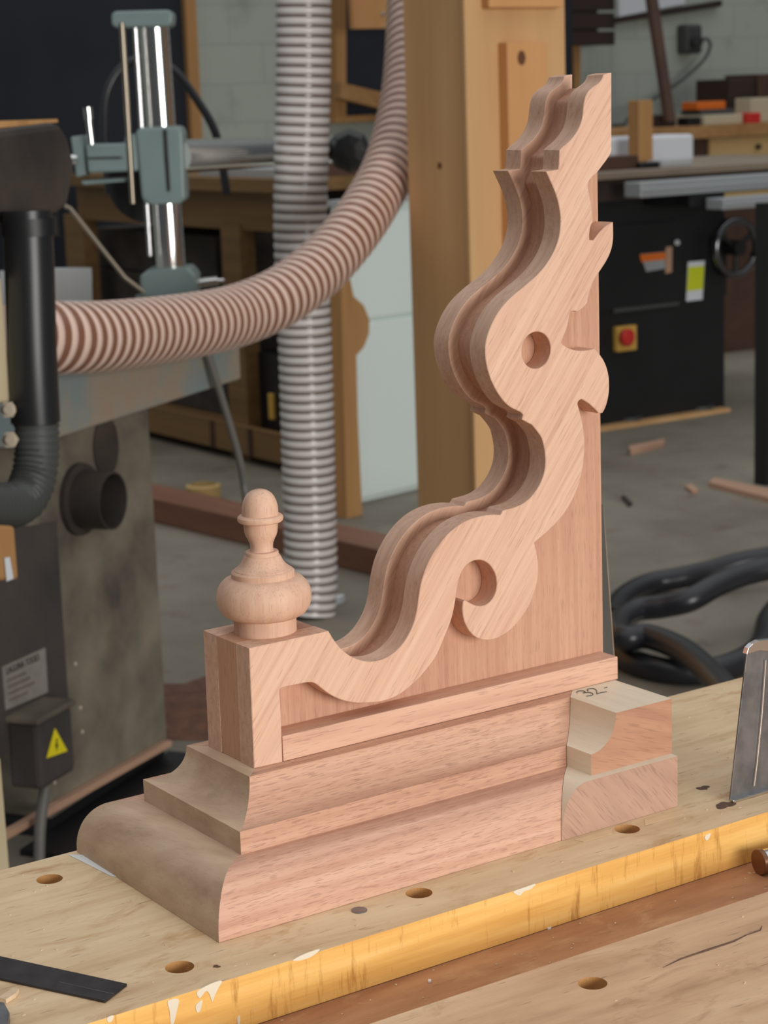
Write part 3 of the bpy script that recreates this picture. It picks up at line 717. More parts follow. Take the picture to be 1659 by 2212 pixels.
# near dark machine at the left edge
DN = 3.28
C1 = aD(20, 1300, DN)
nm = thing('dark_bandsaw', 'worn dark machine head with black vertical dust pipe cut off by the left edge', 'machine', (C1.x-0.3, C1.y, FL))
def pn(pts, off=0.0): return [on(u, v, C1+n_*off, n_) for u, v in pts]
mesh('head', prism(pn([(-160, 300), (128, 264), (150, 300), (166, 360), (150, 445), (105, 478), (-160, 500)]), -n_*0.2), M['dark_head'], nm, bevel=0.012)
mesh('top_board', prism(pn([(-160, 268), (124, 257), (126, 264), (-160, 292)], -0.02), -n_*0.15), M['raw_timber'], nm)
hd = pn([(-160, 480)])[0]
mesh('column', prism(pn([(-200, 480), (-30, 480), (0, 1890), (-200, 1990)], -0.06), -n_*0.15), M['dark_grime'], nm)
e0 = pn([(-200, 1990), (0, 1890)], -0.06)
mesh('foot', prism([Vector((p.x, p.y, FL)) for p in (e0[0], e0[1], e0[1]-n_*0.3, e0[0]-n_*0.15)], (0, 0, max(0.02, min(e0[0].z, e0[1].z)+0.05-FL))), M['dark_grime'], nm)
pp = pn([(58, 455), (63, 560), (70, 780), (78, 930)], 0.04)
mesh('dust_pipe', sweep(resample(catmull(pp, 6), 0.02), 0.040, 28), M['black2'], nm, smooth=50)
ep = pn([(79, 915), (79, 985), (70, 1040), (48, 1080), (10, 1092), (-80, 1090)], 0.04)
ed = resample(catmull(ep, 10), 0.004)
mesh('ribbed_elbow', sweep(ed, [0.036+0.0018*math.sin(i*2.1) for i in range(len(ed))], 28), M['grey_dark'], nm, smooth=70)
cl = pn([(62, 490)], 0.04)[0]
mesh('pipe_clamp', join(cyl(cl-Z_*0.014, cl+Z_*0.014, 0.044, 28), fbox(cl, u_, n_, Z_, (0.03, -0.02, -0.02), (0.062, 0.02, 0.02))), M['black'], nm, smooth=40)
mesh('cream_cover', prism(pn([(-150, 585), (4, 598), (27, 870), (-150, 880)], 0.01), -n_*0.06), M['cream'], nm, bevel=0.006)
for (u, v) in ((18, 885), (22, 950)):
    mesh('fixing_bolt', join(cyl(pn([(u, v)], 0.0)[0], pn([(u, v)], 0.03)[0], 0.008, 12), cyl(pn([(u, v)], 0.01)[0], pn([(u, v)], 0.018)[0], 0.014, 6)), M['brass_rod'], nm)
wb = mesh('wood_block', prism(pn([(-90, 1128), (33, 1136), (42, 1252), (-90, 1262)], 0.09), -n_*0.09), M['raw_timber'], nm, label='pale wooden block with a white mark', bevel=0.006)
mesh('white_mark', prism(pn([(9, 1205), (20, 1203), (28, 1250), (14, 1256)], 0.0915), n_*0.001), M['white'], wb)
mesh('edge_board', prism(pn([(-60, 1560), (0, 1640), (20, 1885), (22, 1990), (-60, 1990)], 0.25), -n_*0.02), M['cream'], loc=pn([(0, 1990)], 0.25)[0],
     label='pale board edge standing at the left border behind the bench', cat='board')

# ------------------------------------------------------------------ feeder stand on the iron table
DF = 5.0
FO = aD(365, 640, DF)
FO = Vector((FO.x, FO.y, zt))
def pf(pts, off=0.0): return [on(u, v, FO+fwh*off*-1, fwh) for u, v in pts]
fwh = Vector((fw.x, fw.y, 0)).normalized(); rth = Vector((rt.x, rt.y, 0)).normalized()
fs = thing('power_feeder_stand', 'grey-green clamp stand with upright chrome column and horizontal chrome arm at upper left', 'machine stand', FO)
def fcol(u0, v0, u1, v1, r, off=0.0, seg=28): a, b = pf([(u0, v0), (u1, v1)], off); return cyl(a, b, r, seg)
pxm = DF/FPX
top = pf([(331, 30)])[0]; bot = pf([(371, 600)])[0]
mesh('column', cyl(bot, top, 31*pxm, 40), M['chrome'], fs, smooth=40)
mesh('thin_rod', fcol(263, 50, 287, 440, 6*pxm, 0.05), M['brass_rod'], fs, smooth=40)
mesh('thin_rod', fcol(291, 50, 324, 553, 5*pxm, 0.03), M['bright_steel'], fs, smooth=40)
def plate(pts, thick, off=0.0): return prism(pf(pts, off), fwh*thick)
mesh('top_cap', plate([(240, 30), (250, 24), (365, 21), (372, 30), (371, 52), (362, 58), (250, 60), (241, 54)], 0.10, 0.05), M['feeder'], fs, bevel=0.006)
mesh('clamp_block', plate([(292, 285), (302, 276), (385, 272), (394, 282), (400, 430), (390, 440), (320, 442), (306, 430)], 0.12, 0.06), M['feeder'], fs, bevel=0.012)
mesh('clamp_slot', plate([(352, 280), (360, 280), (368, 412), (361, 414), (356, 350)], 0.004, 0.0635), M['ink'], fs)
mesh('side_clamp', plate([(184, 312), (268, 310), (270, 290), (296, 292), (300, 370), (190, 374)], 0.09, 0.05), M['feeder'], fs, bevel=0.006)
mesh('clamp_slot', plate([(190, 340), (258, 338), (266, 340), (258, 343), (190, 344)], 0.003, 0.0525), M['ink'], fs)
mesh('side_flange', plate([(152, 296), (180, 292), (186, 378), (165, 384)], 0.10, 0.03), M['feeder'], fs, bevel=0.004)
mesh('lower_flange', plate([(174, 391), (276, 384), (276, 392), (180, 400)], 0.08, 0.03), M['feeder'], fs, bevel=0.003)
mesh('lever', join(fcol(191, 255, 198, 312, 6.5*pxm, 0.06), fcol(189, 232, 192, 258, 9*pxm, 0.06)), M['chrome'], fs, smooth=40)
mesh('knob', revolve(pf([(150, 345)], 0.03)[0], -rth, [(0.012, -0.02), (0.012, 0.0), (0.006, 0.012), (0, 0.014)], 18), M['chrome'], fs, smooth=50)
mesh('arm', cyl(pf([(380, 338)])[0], aD(712, 322, 6.1), 0.041, 36), M['chrome'], fs, smooth=40)
mesh('motor_disc', cyl(pf([(318, 395)], -0.22)[0], pf([(318, 395)], -0.30)[0], 88*pxm, 40), M['black'], fs, smooth=40)
bz = pf([(365, 590)])[0].z
bb = plate([(302, 596), (318, 584), (408, 578), (424, 596), (424, 640), (304, 642)], 0.13, 0.065)
mesh('base_clamp', bb, M['feeder'], fs, bevel=0.006)
b1 = pf([(363, 640)])[0]
mesh('base_post', box((b1.x-0.06, b1.y-0.06, zt), (b1.x+0.06, b1.y+0.06, b1.z+0.005)), M['feeder'], fs)
mesh('side_bolt', join(fcol(422, 612, 470, 606, 9*pxm), fcol(452, 608, 484, 606, 5*pxm)), M['chrome'], fs, smooth=40)
mesh('brace_rod', sweep(pf([(140, 445), (152, 450), (270, 600), (312, 632)], 0.08), 5*pxm, 10), M['brass_rod'], fs, smooth=60)
ct = mesh('hanging_cable', sweep(catmull([on(450, 765, C0+n_*0.03, n_), on(470, 830, C0+n_*0.035, n_), on(497, 920, C0+n_*0.035, n_), on(519, 1000, C0+n_*0.035, n_), on(530, 1070, C0+n_*0.035, n_), on(545, 1180, C0+n_*0.1, n_), on(560, 1330, C0+n_*0.2, n_)], 8), 0.0085, 10), M['cable'],
     loc=on(450, 765, C0+n_*0.03, n_), smooth=60, label='grey cable hanging from the iron table down behind the finial', cat='cable')
lo_, = pf([(468, 298)], -0.5)
mesh('cable_loop', sweep(catmull([aD(u, v, 5.9) for u, v in ((236, 420), (226, 290), (232, 200), (268, 142), (320, 128), (375, 152), (425, 215), (468, 295), (490, 420))], 8), 9*5.9/FPX, 12), M['hose_black'],
     loc=aD(236, 420, 5.9), smooth=60, label='black cable arching up behind the chrome column', cat='cable')
# clutter on the iron table
tc = aD(110, 650, 4.9)
def tz(u, v, y_off): return on(u, v, C0-n_*y_off, n_)
q3 = [tz(u, v, 0.5) for u, v in ((92, 585), (198, 578), (200, 672), (92, 690))]
zz = zt
mesh('grey_box', prism([Vector((p.x, p.y, max(p.z, zz+0.0005))) if i < 2 else Vector((p.x, p.y, zz+0.0005)) for i, p in enumerate(q3)], -n_*0.12), M['grey_card'], loc=q3[3], label='plain grey box on the iron table beside the black pipe', cat='box')
for k, (u, v, l) in enumerate(((108, 652, 'pinkish wood scrap nearest the black pipe on the iron table'), (140, 664, 'pinkish wood scrap lying across the iron table clutter'), (176, 676, 'pale wood scrap closest to the ribbed hose on the iron table'))):
    c = tz(u, v, 0.36); c = Vector((c.x, c.y, zt+0.001))
    mesh('wood_scrap', fbox(c, Vector((math.cos(k), math.sin(k), 0)), Vector((-math.sin(k), math.cos(k), 0)), Z_, (-0.05, -0.015, 0), (0.05, 0.015, 0.035+0.012*k)), M['pink_wood'] if k < 2 else M['grey_card'], loc=c, label=l, cat='wood scrap', bevel=0.002)

# ------------------------------------------------------------------ dust hoses
def hose(name, P, r, pitch, mats, label, loc, fr=0.45):
    sub = 10; st = pitch/sub
    P = resample(P, st)
    ks = len(P)
    rad, mt = [], []
    for i in range(ks):
        f = (i % sub)/sub
        rad.append(r+0.0016*max(0, math.sin(f*math.pi/(fr+0.02))) if f < fr else r-0.0006)
    return mesh(name, sweep(P, rad, 40, mat_of=lambda i: 0 if (i % sub)/sub < fr else 1), mats, loc=loc, smooth=60, label=label, cat='hose')
ft = fl(672, 1325)
bx = Vector((ft.x, ft.y, FL))
dv = (Vector((ft.x, ft.y, 0))-Vector((CAM.x, CAM.y, 0))).length
pv = []
for u, v in ((656, -900), (655, -500), (655, -120), (655, 0), (655, 150), (652, 300), (649, 450), (651, 560), (657, 700), (662, 850), (666, 1000), (670, 1150), (672, 1240)):
    pv.append(on(u, v, ft, fwh))
last = pv[-1]
pv += [Vector((last.x-0.004, last.y, FL+0.06)), Vector((last.x-0.012, last.y, FL+0.002))]
hose('dust_hose', catmull(pv, 12), 0.0725, 0.0255, [M['rib_grey'], M['wall_grey']], 'pale grey ribbed dust hose hanging straight down to the floor', pv[-1], 0.6)
ph = [(40, 726, 3.66), (100, 728, 3.72), (150, 730, 3.78), (230, 726, 3.9), (320, 716, 4.06), (420, 702, 4.24), (510, 682, 4.42), (590, 650, 4.55), (650, 612, 4.66), (710, 560, 4.78), (765, 495, 4.9), (808, 430, 5.02), (838, 370, 5.12), (860, 300, 5.22), (876, 220, 5.33), (884, 140, 5.43), (888, 40, 5.55), (890, -80, 5.7)]
hp = catmull([aD(u, v, d) for u, v, d in ph], 10)
pre = aD(60, 728, 4.24)
hose('dust_hose', hp, 0.0675, 0.034, [M['rib_pink'], M['wall_pink']], 'pinkish brown ribbed dust hose curving across the table up toward the column', hp[0])

# ------------------------------------------------------------------ timber bench behind the hoses, long side facing left
XB = 3.35
tb = thing('timber_bench', 'rough timber workbench standing in shade behind the chrome stand', 'bench', aX(505, 900, XB))
yb0 = aX(640, 450, XB).y; yb1 = aX(168, 450, XB).y
zt0 = aX(420, 408, XB).z; za0 = aX(420, 490, XB).z
mesh('top', box((XB-0.06, yb0, zt0), (XB+0.75, yb1, zt0+0.05)), M['shaded_timber'], tb)
mesh('apron', box((XB, yb0, za0), (XB+0.04, yb1, zt0)), M['shaded_timber'], tb)
for (u, v) in ((165, 520), (506, 600)):
    p = aX(u, v, XB); wd = 0.5*(aX(u-20, v, XB).y-aX(u+20, v, XB).y)
    mesh('leg', box((XB-0.01, p.y-wd, FL), (XB+0.06, p.y+wd, za0+0.02)), M['shaded_timber'], tb)
    mesh('leg', box((XB+0.65, p.y-wd, FL), (XB+0.72, p.y+wd, za0+0.02)), M['shaded_timber'], tb)
r0, r1 = aX(325, 882, XB-0.03), aX(640, 930, XB-0.03); zr = aX(460, 905, XB-0.03).z; zq = aX(460, 962, XB-0.03).z
mesh('shelf_rail', box((XB-0.05, yb0, zq), (XB-0.01, yb1, zr)), M['shaded_timber'], tb)
mesh('shelf', box((XB-0.01, yb0, zr-0.04), (XB+0.65, yb1, zr-0.02)), M['shaded_timber'], tb)
for u in (459, 540):
    p = aX(u, 935, XB-0.052); mesh('rail_cleat', box((XB-0.058, p.y-0.012, zq), (XB-0.05, p.y+0.012, zr)), M['brown'], tb)
mesh('back_panel', box((XB+0.5, yb0, zr-0.02), (XB+0.52, yb1, zt0)), M['shelf_dark'], tb)
def shelfbox(name, u0, v0, u1, v1, dx, depth, mat, label, cat):
    y1 = aX(u0, v1, XB+dx).y; y0 = aX(u1, v1, XB+dx).y; z1 = aX((u0+u1)/2, v0, XB+dx).z
    return mesh(name, box((XB+dx, y0, zr-0.0195), (XB+dx+depth, y1, z1)), mat, loc=(XB+dx, y0, zr), label=label, cat=cat, bevel=0.006)
tcse = shelfbox('tool_case', 548, 765, 626, 905, 0.05, 0.2, M['black'], 'black tool case with yellow clasp on the shelf under the timber bench', 'tool case')
p = aX(592, 890, XB+0.05); mesh('clasp', box((XB+0.035, p.y-0.015, p.z-0.03), (XB+0.05, p.y+0.02, p.z+0.075)), M['switch_yellow'], tcse, bevel=0.004)
shelfbox('cardboard_box', 380, 800, 450, 890, 0.16, 0.2, M['brown'], 'brown box on the shelf under the timber bench, left of the hanging cable', 'box')
st_l = ('lowest slab in the stack of dark slabs under the timber bench', 'second slab up in the dark stack under the timber bench', 'third slab up in the dark stack under the timber bench', 'topmost slab in the dark stack under the timber bench')
y1 = aX(195, 600, XB+0.12).y; y0 = aX(478, 600, XB+0.12).y; zz = zr-0.0195
hh = (aX(340, 500, XB+0.12).z-zz)/4
M['slab'] = plain('dark_stone_slab', (74, 66, 60), 0.8, c2=(54, 48, 44), vscale=8)
for k in range(4):
    mesh('slab', box((XB+0.12+0.01*k, y0+0.03*k, zz+hh*k), (XB+0.45, y1-0.02*(k % 2), zz+hh*(k+1)-0.004)), M['slab'], loc=(XB+0.12, y0, zz+hh*k), label=st_l[k], cat='slab', group='dark slabs under the timber bench', bevel=0.006)
for k, (u0, u1, h, mt, lb) in enumerate(((408, 600, 0.03, 'grey_card', 'grey board lying on the timber bench below the chrome arm'), (600, 640, 0.10, 'brown', 'dark brown block at the near end of the timber bench'))):
    ya, ybb = aX(u1, 400, XB).y, aX(u0, 400, XB).y
    mesh('board' if k == 0 else 'block', box((XB+0.05, max(ya, yb0+0.01), zt0+0.0505), (XB+0.4, ybb, zt0+0.05+h)), M[mt], loc=(XB+0.05, ya, zt0+0.05), label=lb, cat='board' if k == 0 else 'block')
rb = aX(520, 385, XB+0.45)
mesh('plank', box((XB+0.42, yb0+0.05, zt0+0.0505), (XB+0.46, yb1-0.2, zt0+0.14)), M['ply_red'], loc=(XB+0.42, yb0, zt0+0.05), label='reddish plank on edge at the back of the timber bench', cat='plank')
dm = aX(765, 330, XB)
hs_ = on(760, 330, pv[3], fwh) + fwh*0.75
hs_ = aD(755, 326, 6.0)
mesh('end_knob', join(revolve(hs_, -fwh, [(0, -0.1), (0.065, -0.1), (0.065, 0.0), (0.05, 0.03), (0.02, 0.035), (0, 0.035)], 8), cyl(aD(712, 323, 6.08), hs_+fwh*0.05, 0.03, 16)), M['black'], fs, label='black knobbed end on the chrome arm')

# floor timbers
M['red_dust'] = plain('reddish_sawdust', (132, 92, 72), 0.9, c2=(104, 72, 58), vscale=30)
mc = fl(446, 1530); rnd = random.Random(11); V = [mc+Z_*0.03]; F = []; ns = 24
for k, (rr, zz) in enumerate(((0.09, 0.026), (0.17, 0.013), (0.25, 0.0005))):
    V += [mc+Vector((math.cos(2*math.pi*i/ns)*rr*rnd.uniform(0.85, 1.15), math.sin(2*math.pi*i/ns)*rr*rnd.uniform(0.85, 1.15), zz)) for i in range(ns)]
F += [(0, 1+i, 1+(i+1) % ns) for i in range(ns)]
for k in range(2): F += [(1+k*ns+i, 1+(k+1)*ns+i, 1+(k+1)*ns+(i+1) % ns, 1+k*ns+(i+1) % ns) for i in range(ns)]
mesh('sawdust_pile', (V, F), M['red_dust'], loc=mc, smooth=80, label='low heap of reddish sawdust on the floor beside the dusty machine', cat='sawdust', kind='stuff')
pc2 = fl(730, 1304); mesh('plastic_scrap', prism([pc2+Vector((x, y, 0.0005)) for x, y in ((-0.02, -0.004), (0.0, -0.012), (0.03, 0.01), (0.02, 0.02), (-0.01, 0.008))], (0, 0, 0.02)), M['white'], loc=pc2, label='small white scrap on the floor beside the grey hose end', cat='scrap')
a, b = fl(338, 1130), fl(830, 1250)
wv = Vector((a.x-b.x, a.y-b.y, 0)).normalized(); wn = Vector((wv.y, -wv.x, 0))
wn = wn if wn.x > 0 else -wn
a = a+wv*0.8; b = b-wv*0.4
mesh('floor_beam', prism([Vector((p.x, p.y, FL+0.0005)) for p in (a, b, b+wn*0.16, a+wn*0.16)], (0, 0, 0.085)), M['beam'], loc=a, label='long reddish beam lying on the floor behind the finial', cat='beam', bevel=0.004)
c = fl(440, 1078)
mesh('wooden_ring', revolve((c.x, c.y, FL+0.0005), (0, 0, 1), [(0.05, 0), (0.062, 0), (0.064, 0.05), (0.05, 0.055), (0.05, 0)], 30), M['gold_wood'], loc=c, label='yellowish wooden ring on the floor beyond the beam', cat='ring', smooth=40)

# ------------------------------------------------------------------ cabinet and boards beside the column
c0 = fl(765, 1092)
cu = Vector((0.98, 0.2, 0)).normalized(); cn = Vector((cu.y, -cu.x, 0))
def pc_(pts, off=0.0): return [on(u, v, c0+cn*off, cn) for u, v in pts]
cb = thing('panel_door', 'pale mint two-part door panel standing between the hoses and the box column', 'door panel', c0)
wl, wr, zc, zs = pc_([(748, 1000), (935, 1000), (830, 438), (840, 687)])
xl_, xr_ = (wl-c0).dot(cu), (wr-c0).dot(cu)
def cbox(x0, x1, y0, y1, z0, z1): return fbox((c0.x, c0.y, 0), cu, -cn, Z_, (x0, y0, z0), (x1, y1, z1))
mesh('body', cbox(xl_+0.02, xr_, 0.02, 0.05, FL, zc.z), M['mint'], cb)
mesh('upper_panel', cbox(xl_, xr_, 0, 0.02, zs.z+0.008, zc.z-0.03), M['mint'], cb, bevel=0.004)
mesh('lower_panel', cbox(xl_, xr_, 0, 0.02, FL+0.02, zs.z-0.004), M['mint'], cb, bevel=0.004)
mesh('top_rail', cbox(xl_, xr_+0.02, -0.01, 0.06, zc.z, zc.z+0.02), M['grey_card'], cb)
kq = pc_([(893, 430)])[0]; mesh('knob', revolve((kq.x+cn.x*-0.02, kq.y+cn.y*-0.02, zc.z+0.02), (0, 0, 1), [(0.0, 0), (0.012, 0), (0.01, 0.03), (0, 0.034)], 14), M['bright_steel'], cb, smooth=50)
b1 = pc_([(716, 560), (737, 560), (744, 1092), (722, 1090)], 0.08)
b1[2].z = b1[3].z = FL+0.0005
mesh('leaning_board', prism(b1, -cn*0.03), M['raw_timber'], loc=b1[3], label='narrow pale board standing between the grey hose and the shaped board', cat='board')
sp = pc_([(737, 590), (756, 600), (764, 640), (786, 660), (798, 690), (797, 722), (786, 750), (770, 768), (773, 900), (782, 1090), (748, 1092), (742, 850)], 0.14)
sp[-2].z = sp[-3].z = FL+0.0005
sp[9].z = FL+0.0005; sp[10].z = FL+0.0005
mesh('shaped_board', prism(sp, -cn*0.05), M['raw_timber'], loc=sp[10], label='brown board with a rounded bulge standing before the mint cabinet', cat='board')

# ------------------------------------------------------------------ boxed plywood column
pcn = aD(1015, 600, 4.82)
xc, yc = pcn.x, pcn.y
xr2 = aY(1222, 120, yc).x; yl2 = aX(878, 300, xc).y
co = thing('box_column', 'tall square plywood-clad column rising behind the bracket', 'column', (xc, yc, FL))
mesh('cladding', box((xc, yc, FL), (xr2, yl2, 2.6)), M['ply'], co, bevel=0.004)
es = aY(1047, 300, yc).x
mesh('corner_strip', box((xc-0.006, yc-0.012, FL), (xc+0.035, yc, 2.6)), M['ply'], co, bevel=0.002)
def colboard(name, u0, u1, v0, thick, z0, z1, **kw):
    a, b = aY(u0, v0, yc).x, aY(u1, v0, yc).x
    return mesh(name, box((a, yc-thick, z0), (b, yc, z1)), M['ply_red'], co, bevel=0.003, **kw)
rp = colboard('raised_board', 1078, 1164, 200, 0.035, FL, aY(1115, 92, yc).z)
kc = aY(1127, 125, yc-0.036); mesh('knot', prism(disc_pts(kc, X_, Z_, 0.012, 18, 0.017), (0, 0.002, 0)), M['knot'], rp)
colboard('upper_board', 1040, 1200, 5, 0.03, aY(1115, 18, yc).z, 2.6)
kc = aY(972, 358, yc)
kx = aX(950, 358, xc); mesh('knot', prism(disc_pts(kx-X_*0.001, Y_, Z_, 0.008, 14), (0.002, 0, 0)), M['knot'], co)

# ------------------------------------------------------------------ panel saw at right
YS = 5.28
sa = thing('panel_saw', 'black panel saw cabinet with handwheel, stop button and aluminium table rails', 'saw', aY(1420, 910, YS))
xs0 = aY(1270, 700, YS).x; xs1 = aY(1566, 700, YS).x
zs0 = aY(1420, 905, YS).z; zs1 = aY(1420, 425, YS).z
mesh('cabinet', box((xs0, YS, zs0), (xs1, YS+0.75, zs1)), M['black'], sa, bevel=0.006)
dd = box((aY(1285, 600, YS).x, YS-0.012, aY(1380, 664, YS).z), (aY(1470, 600, YS).x, YS, aY(1380, 482, YS).z))
dr = mesh('access_door', dd, M['black'], sa, bevel=0.003)
mesh('door_edge', prism(pz([(1325, 667), (1466, 652), (1466, 659), (1325, 676)], YS-0.013), (0, -0.004, 0)), M['grey_dark'], dr)
mesh('door_latch', cyl(aY(1463, 524, YS-0.012), aY(1463, 524, YS-0.03), 0.012, 16), M['alu'], dr, smooth=40)
lb1 = mesh('guarding_label', prism(pz([(1383, 549), (1437, 544), (1436, 580), (1396, 587)], YS-0.0135), (0, -0.001, 0)), M['alu'], dr, label='orange and grey pictogram label')
mesh('orange_band', prism(pz([(1382, 550), (1437, 545), (1437, 560), (1385, 566)], YS-0.015), (0, -0.0008, 0)), M['orange'], lb1)
mesh('side_label', prism(pz([(1438, 534), (1452, 532), (1451, 588), (1437, 591)], YS-0.0135), (0, -0.001, 0)), M['pink_wood'], dr)
lb2 = mesh('warning_label', prism(pz([(1486, 566), (1522, 563), (1517, 647), (1482, 651)], YS-0.001), (0, -0.001, 0)), M['white'], sa, label='lime yellow and white label')
mesh('lime_band', prism(pz([(1487, 577), (1521, 574), (1518, 625), (1484, 629)], YS-0.0025), (0, -0.0006, 0)), M['lime'], lb2)
eb = mesh('stop_switch', box((aY(1324, 728, YS).x, YS-0.03, aY(1345, 757, YS).z), (aY(1366, 728, YS).x, YS, aY(1345, 703, YS).z)), M['switch_yellow'], sa, bevel=0.004, label='yellow stop switch plate')
cbn = aY(1347, 728, YS-0.03); mesh('stop_button', revolve(cbn, (0, -1, 0), [(0.02, 0), (0.02, 0.012), (0.036, 0.016), (0.037, 0.03), (0.03, 0.038), (0, 0.041)], 28), M['red'], eb, smooth=40, label='red mushroom stop button')
zt1 = aY(1480, 362, YS-0.1).z
mesh('table', box((aY(1255, 372, YS-0.1).x, YS-0.1, zt1-0.03), (aY(1900, 340, YS-0.1).x, YS+0.9, zt1)), M['table_dust'], sa, bevel=0.004)
mesh('apron', box((xs0-0.02, YS-0.05, zs1-0.001), (aY(1900, 420, YS-0.05).x, YS+0.7, zt1-0.0305)), M['shelf_dark'], sa)
def rail(name, u0, u1, v0, v1, y, dp):
    x0_, x1_ = aY(u0, (v0+v1)/2, y).x, aY(u1, (v0+v1)/2, y).x
    uref = u0+20; z1_, z0_ = aY(uref, v0, y).z, aY(uref, v1, y).z
    return mesh(name, join(box((x0_, y, z0_), (x1_, y+dp, z1_)), box((x0_, y-0.006, z0_+0.35*(z1_-z0_)), (x1_, y, z0_+0.6*(z1_-z0_)))), M['alu'], sa, bevel=0.003)
rail('slide_rail', 1384, 1850, 393, 426, YS-0.28, 0.1)
rail('fence_rail', 1562, 1850, 428, 452, YS-0.42, 0.1)
mesh('rail_bracket', box((aY(1460, 440, YS-0.2).x, YS-0.28, aY(1460, 448, YS-0.28).z), (aY(1530, 440, YS-0.2).x, YS, aY(1460, 424, YS-0.28).z)), M['black'], sa)
wc = aY(1590, 535, YS-0.06)
hw = mesh('handwheel', sweep([wc+X_*math.cos(2*math.pi*i/48)*0.118+Z_*math.sin(2*math.pi*i/48)*0.118 for i in range(49)], 0.016, 14, cap=False), M['dark_chrome'], sa, smooth=60)
sp_ = []
for k in range(3):
    a_ = 0.5+k*2.094; sp_.append(cyl(wc, wc+X_*math.cos(a_)*0.115+Z_*math.sin(a_)*0.115, 0.012, 10))
mesh('spokes', join(*sp_, cyl(wc+Y_*0.12, wc-Y_*0.03, 0.034, 20)), M['black'], hw, smooth=40)
wk = wc+X_*0.10-Z_*0.035
mesh('crank_knob', cyl(wk, wk-Y_*0.07, 0.016, 16), M['chrome'], hw, smooth=40)
mesh('gearbox', box((xs1, YS+0.05, aY(1590, 640, YS).z), (wc.x+0.05, YS+0.5, aY(1590, 470, YS).z)), M['black'], sa)
mesh('base_batten', box((aY(1255, 935, YS-0.06).x, YS-0.06, aY(1420, 927, YS-0.06).z), (aY(1578, 890, YS-0.06).x, YS-0.0005, aY(1420, 906, YS-0.06).z)), M['ply'], sa, label='pale timber batten along the foot of the cabinet')
mesh('base_frame', box((xs0, YS, aY(1420, 927, YS-0.06).z), (xs1, YS+0.75, zs0)), M['black'], sa)
zbat = aY(1420, 927, YS-0.06).z
for u in (1357, 1512):
    p = aY(u, 935, YS+0.03); mesh('levelling_foot', join(cyl((p.x, p.y, FL), (p.x, p.y, FL+0.03), 0.06, 24), cyl((p.x, p.y, FL+0.03), (p.x, p.y, zbat+0.005), 0.016, 14)), M['grey_dark'], sa, smooth=40)
p = aY(1650, 700, YS-0.2); f0 = fl(1655, 1050)
mesh('support_leg', box((f0.x, f0.y, FL), (f0.x+0.07, f0.y+0.06, aY(1650, 440, f0.y).z)), M['black'], sa)
pb = level_box(1560, 585, 1660, 723, 6.7, 0.03)
pw = mesh('plywood_sheet', box((pb[0][0].x, 6.7, FL+0.0005), (aY(1700, 650, 6.7).x, 6.73, aY(1600, 585, 6.7).z)), M['brown'], loc=pb[0][0], label='brown sheet standing behind the saw handwheel', cat='sheet')

# things on the saw table
def tb_item(name, u0, u1, v0, y, dp, mat, label, cat, z0=None, bev=0.004):
    z0 = zt1+0.0005 if z0 is None else z0
    return mesh(name, box((aY(u0, 330, y).x, y, z0), (aY(u1, 330, y).x, y+dp, aY((u0+u1)/2, v0, y).z)), M[mat], loc=(aY(u0, 330, y).x, y, z0), label=label, cat=cat, bevel=bev)
tb_item('white_box', 1300, 1500, 294, YS+0.42, 0.2, 'white', 'long white box lying on the saw table behind the upright block', 'box', bev=0.015)
tb_item('upright_block', 1380, 1411, 216, YS+0.22, 0.07, 'raw_timber', 'upright timber block standing on the saw table', 'block')
tb_item('brown_board', 1268, 1380, 338, YS+0.05, 0.12, 'brown', 'brown board on the saw table nearest the bracket', 'board')
tb_item('dark_clamp', 1384, 1425, 350, YS+0.02, 0.06, 'black', 'small black clamp at the foot of the upright block', 'clamp')
tb_item('grey_block', 1430, 1496, 345, YS+0.04, 0.1, 'grey_card', 'low grey block in front of the white box', 'block')

# bench along the back at right
YB = 7.6
zb1 = aY(1600, 268, YB).z
xa_, xb_ = aY(1290, 300, YB).x, aY(1900, 300, YB).x
rb_ = thing('wall_bench', 'wooden bench with pale drawers against the back wall at right', 'bench', (xa_, YB, FL))
mesh('top', box((xa_, YB-0.03, zb1-0.07), (xb_, YB+0.8, zb1)), M['timber_x'], rb_)
xd = aY(1533, 300, YB).x
mesh('carcass', box((xa_, YB+0.02, FL), (xb_, YB+0.8, zb1-0.07)), M['brown'], rb_)
zd1, zd0 = aY(1590, 296, YB).z, aY(1590, 344, YB).z
dr_ = mesh('drawer', box((xd, YB-0.002, zd0), (aY(1720, 300, YB).x, YB+0.02, zd1)), M['drawer'], rb_, bevel=0.004)
kk = aY(1634, 317, YB-0.002); mesh('drawer_knob', revolve(kk, (0, -1, 0), [(0.012, 0), (0.018, 0.02), (0.014, 0.03), (0, 0.033)], 16), M['brown'], dr_, smooth=50)
mesh('drawer', box((xd, YB-0.002, zd0-0.24), (aY(1720, 300, YB).x, YB+0.02, zd0-0.03)), M['drawer'], rb_, bevel=0.004)
def bb_item(name, u0, u1, v0, v1, y, dp, mat, label, cat, z0=None, bev=0.006):
    z0 = zb1+0.0005 if z0 is None else z0
    return mesh(name, box((aY(u0, 260, y).x, y, z0), (aY(u1, 260, y).x, y+dp, aY((u0+u1)/2, v0, y).z)), M[mat], loc=(aY(u0, 260, y).x, y, z0), label=label, cat=cat, bevel=bev)
gb = bb_item('buff_box', 1522, 1605, 247, 268, YB+0.1, 0.25, 'buff', 'long buff case lying on the wall bench under the dark grey box', 'case')
zg = max(v[2] for v in gb.bound_box)+gb.location.z+0.0005
dk = bb_item('dark_case', 1515, 1588, 236, 248, YB+0.15, 0.18, 'grey_dark', 'dark grey box stacked on the buff case', 'box', z0=zg)
zk = max(v[2] for v in dk.bound_box)+dk.location.z+0.0005
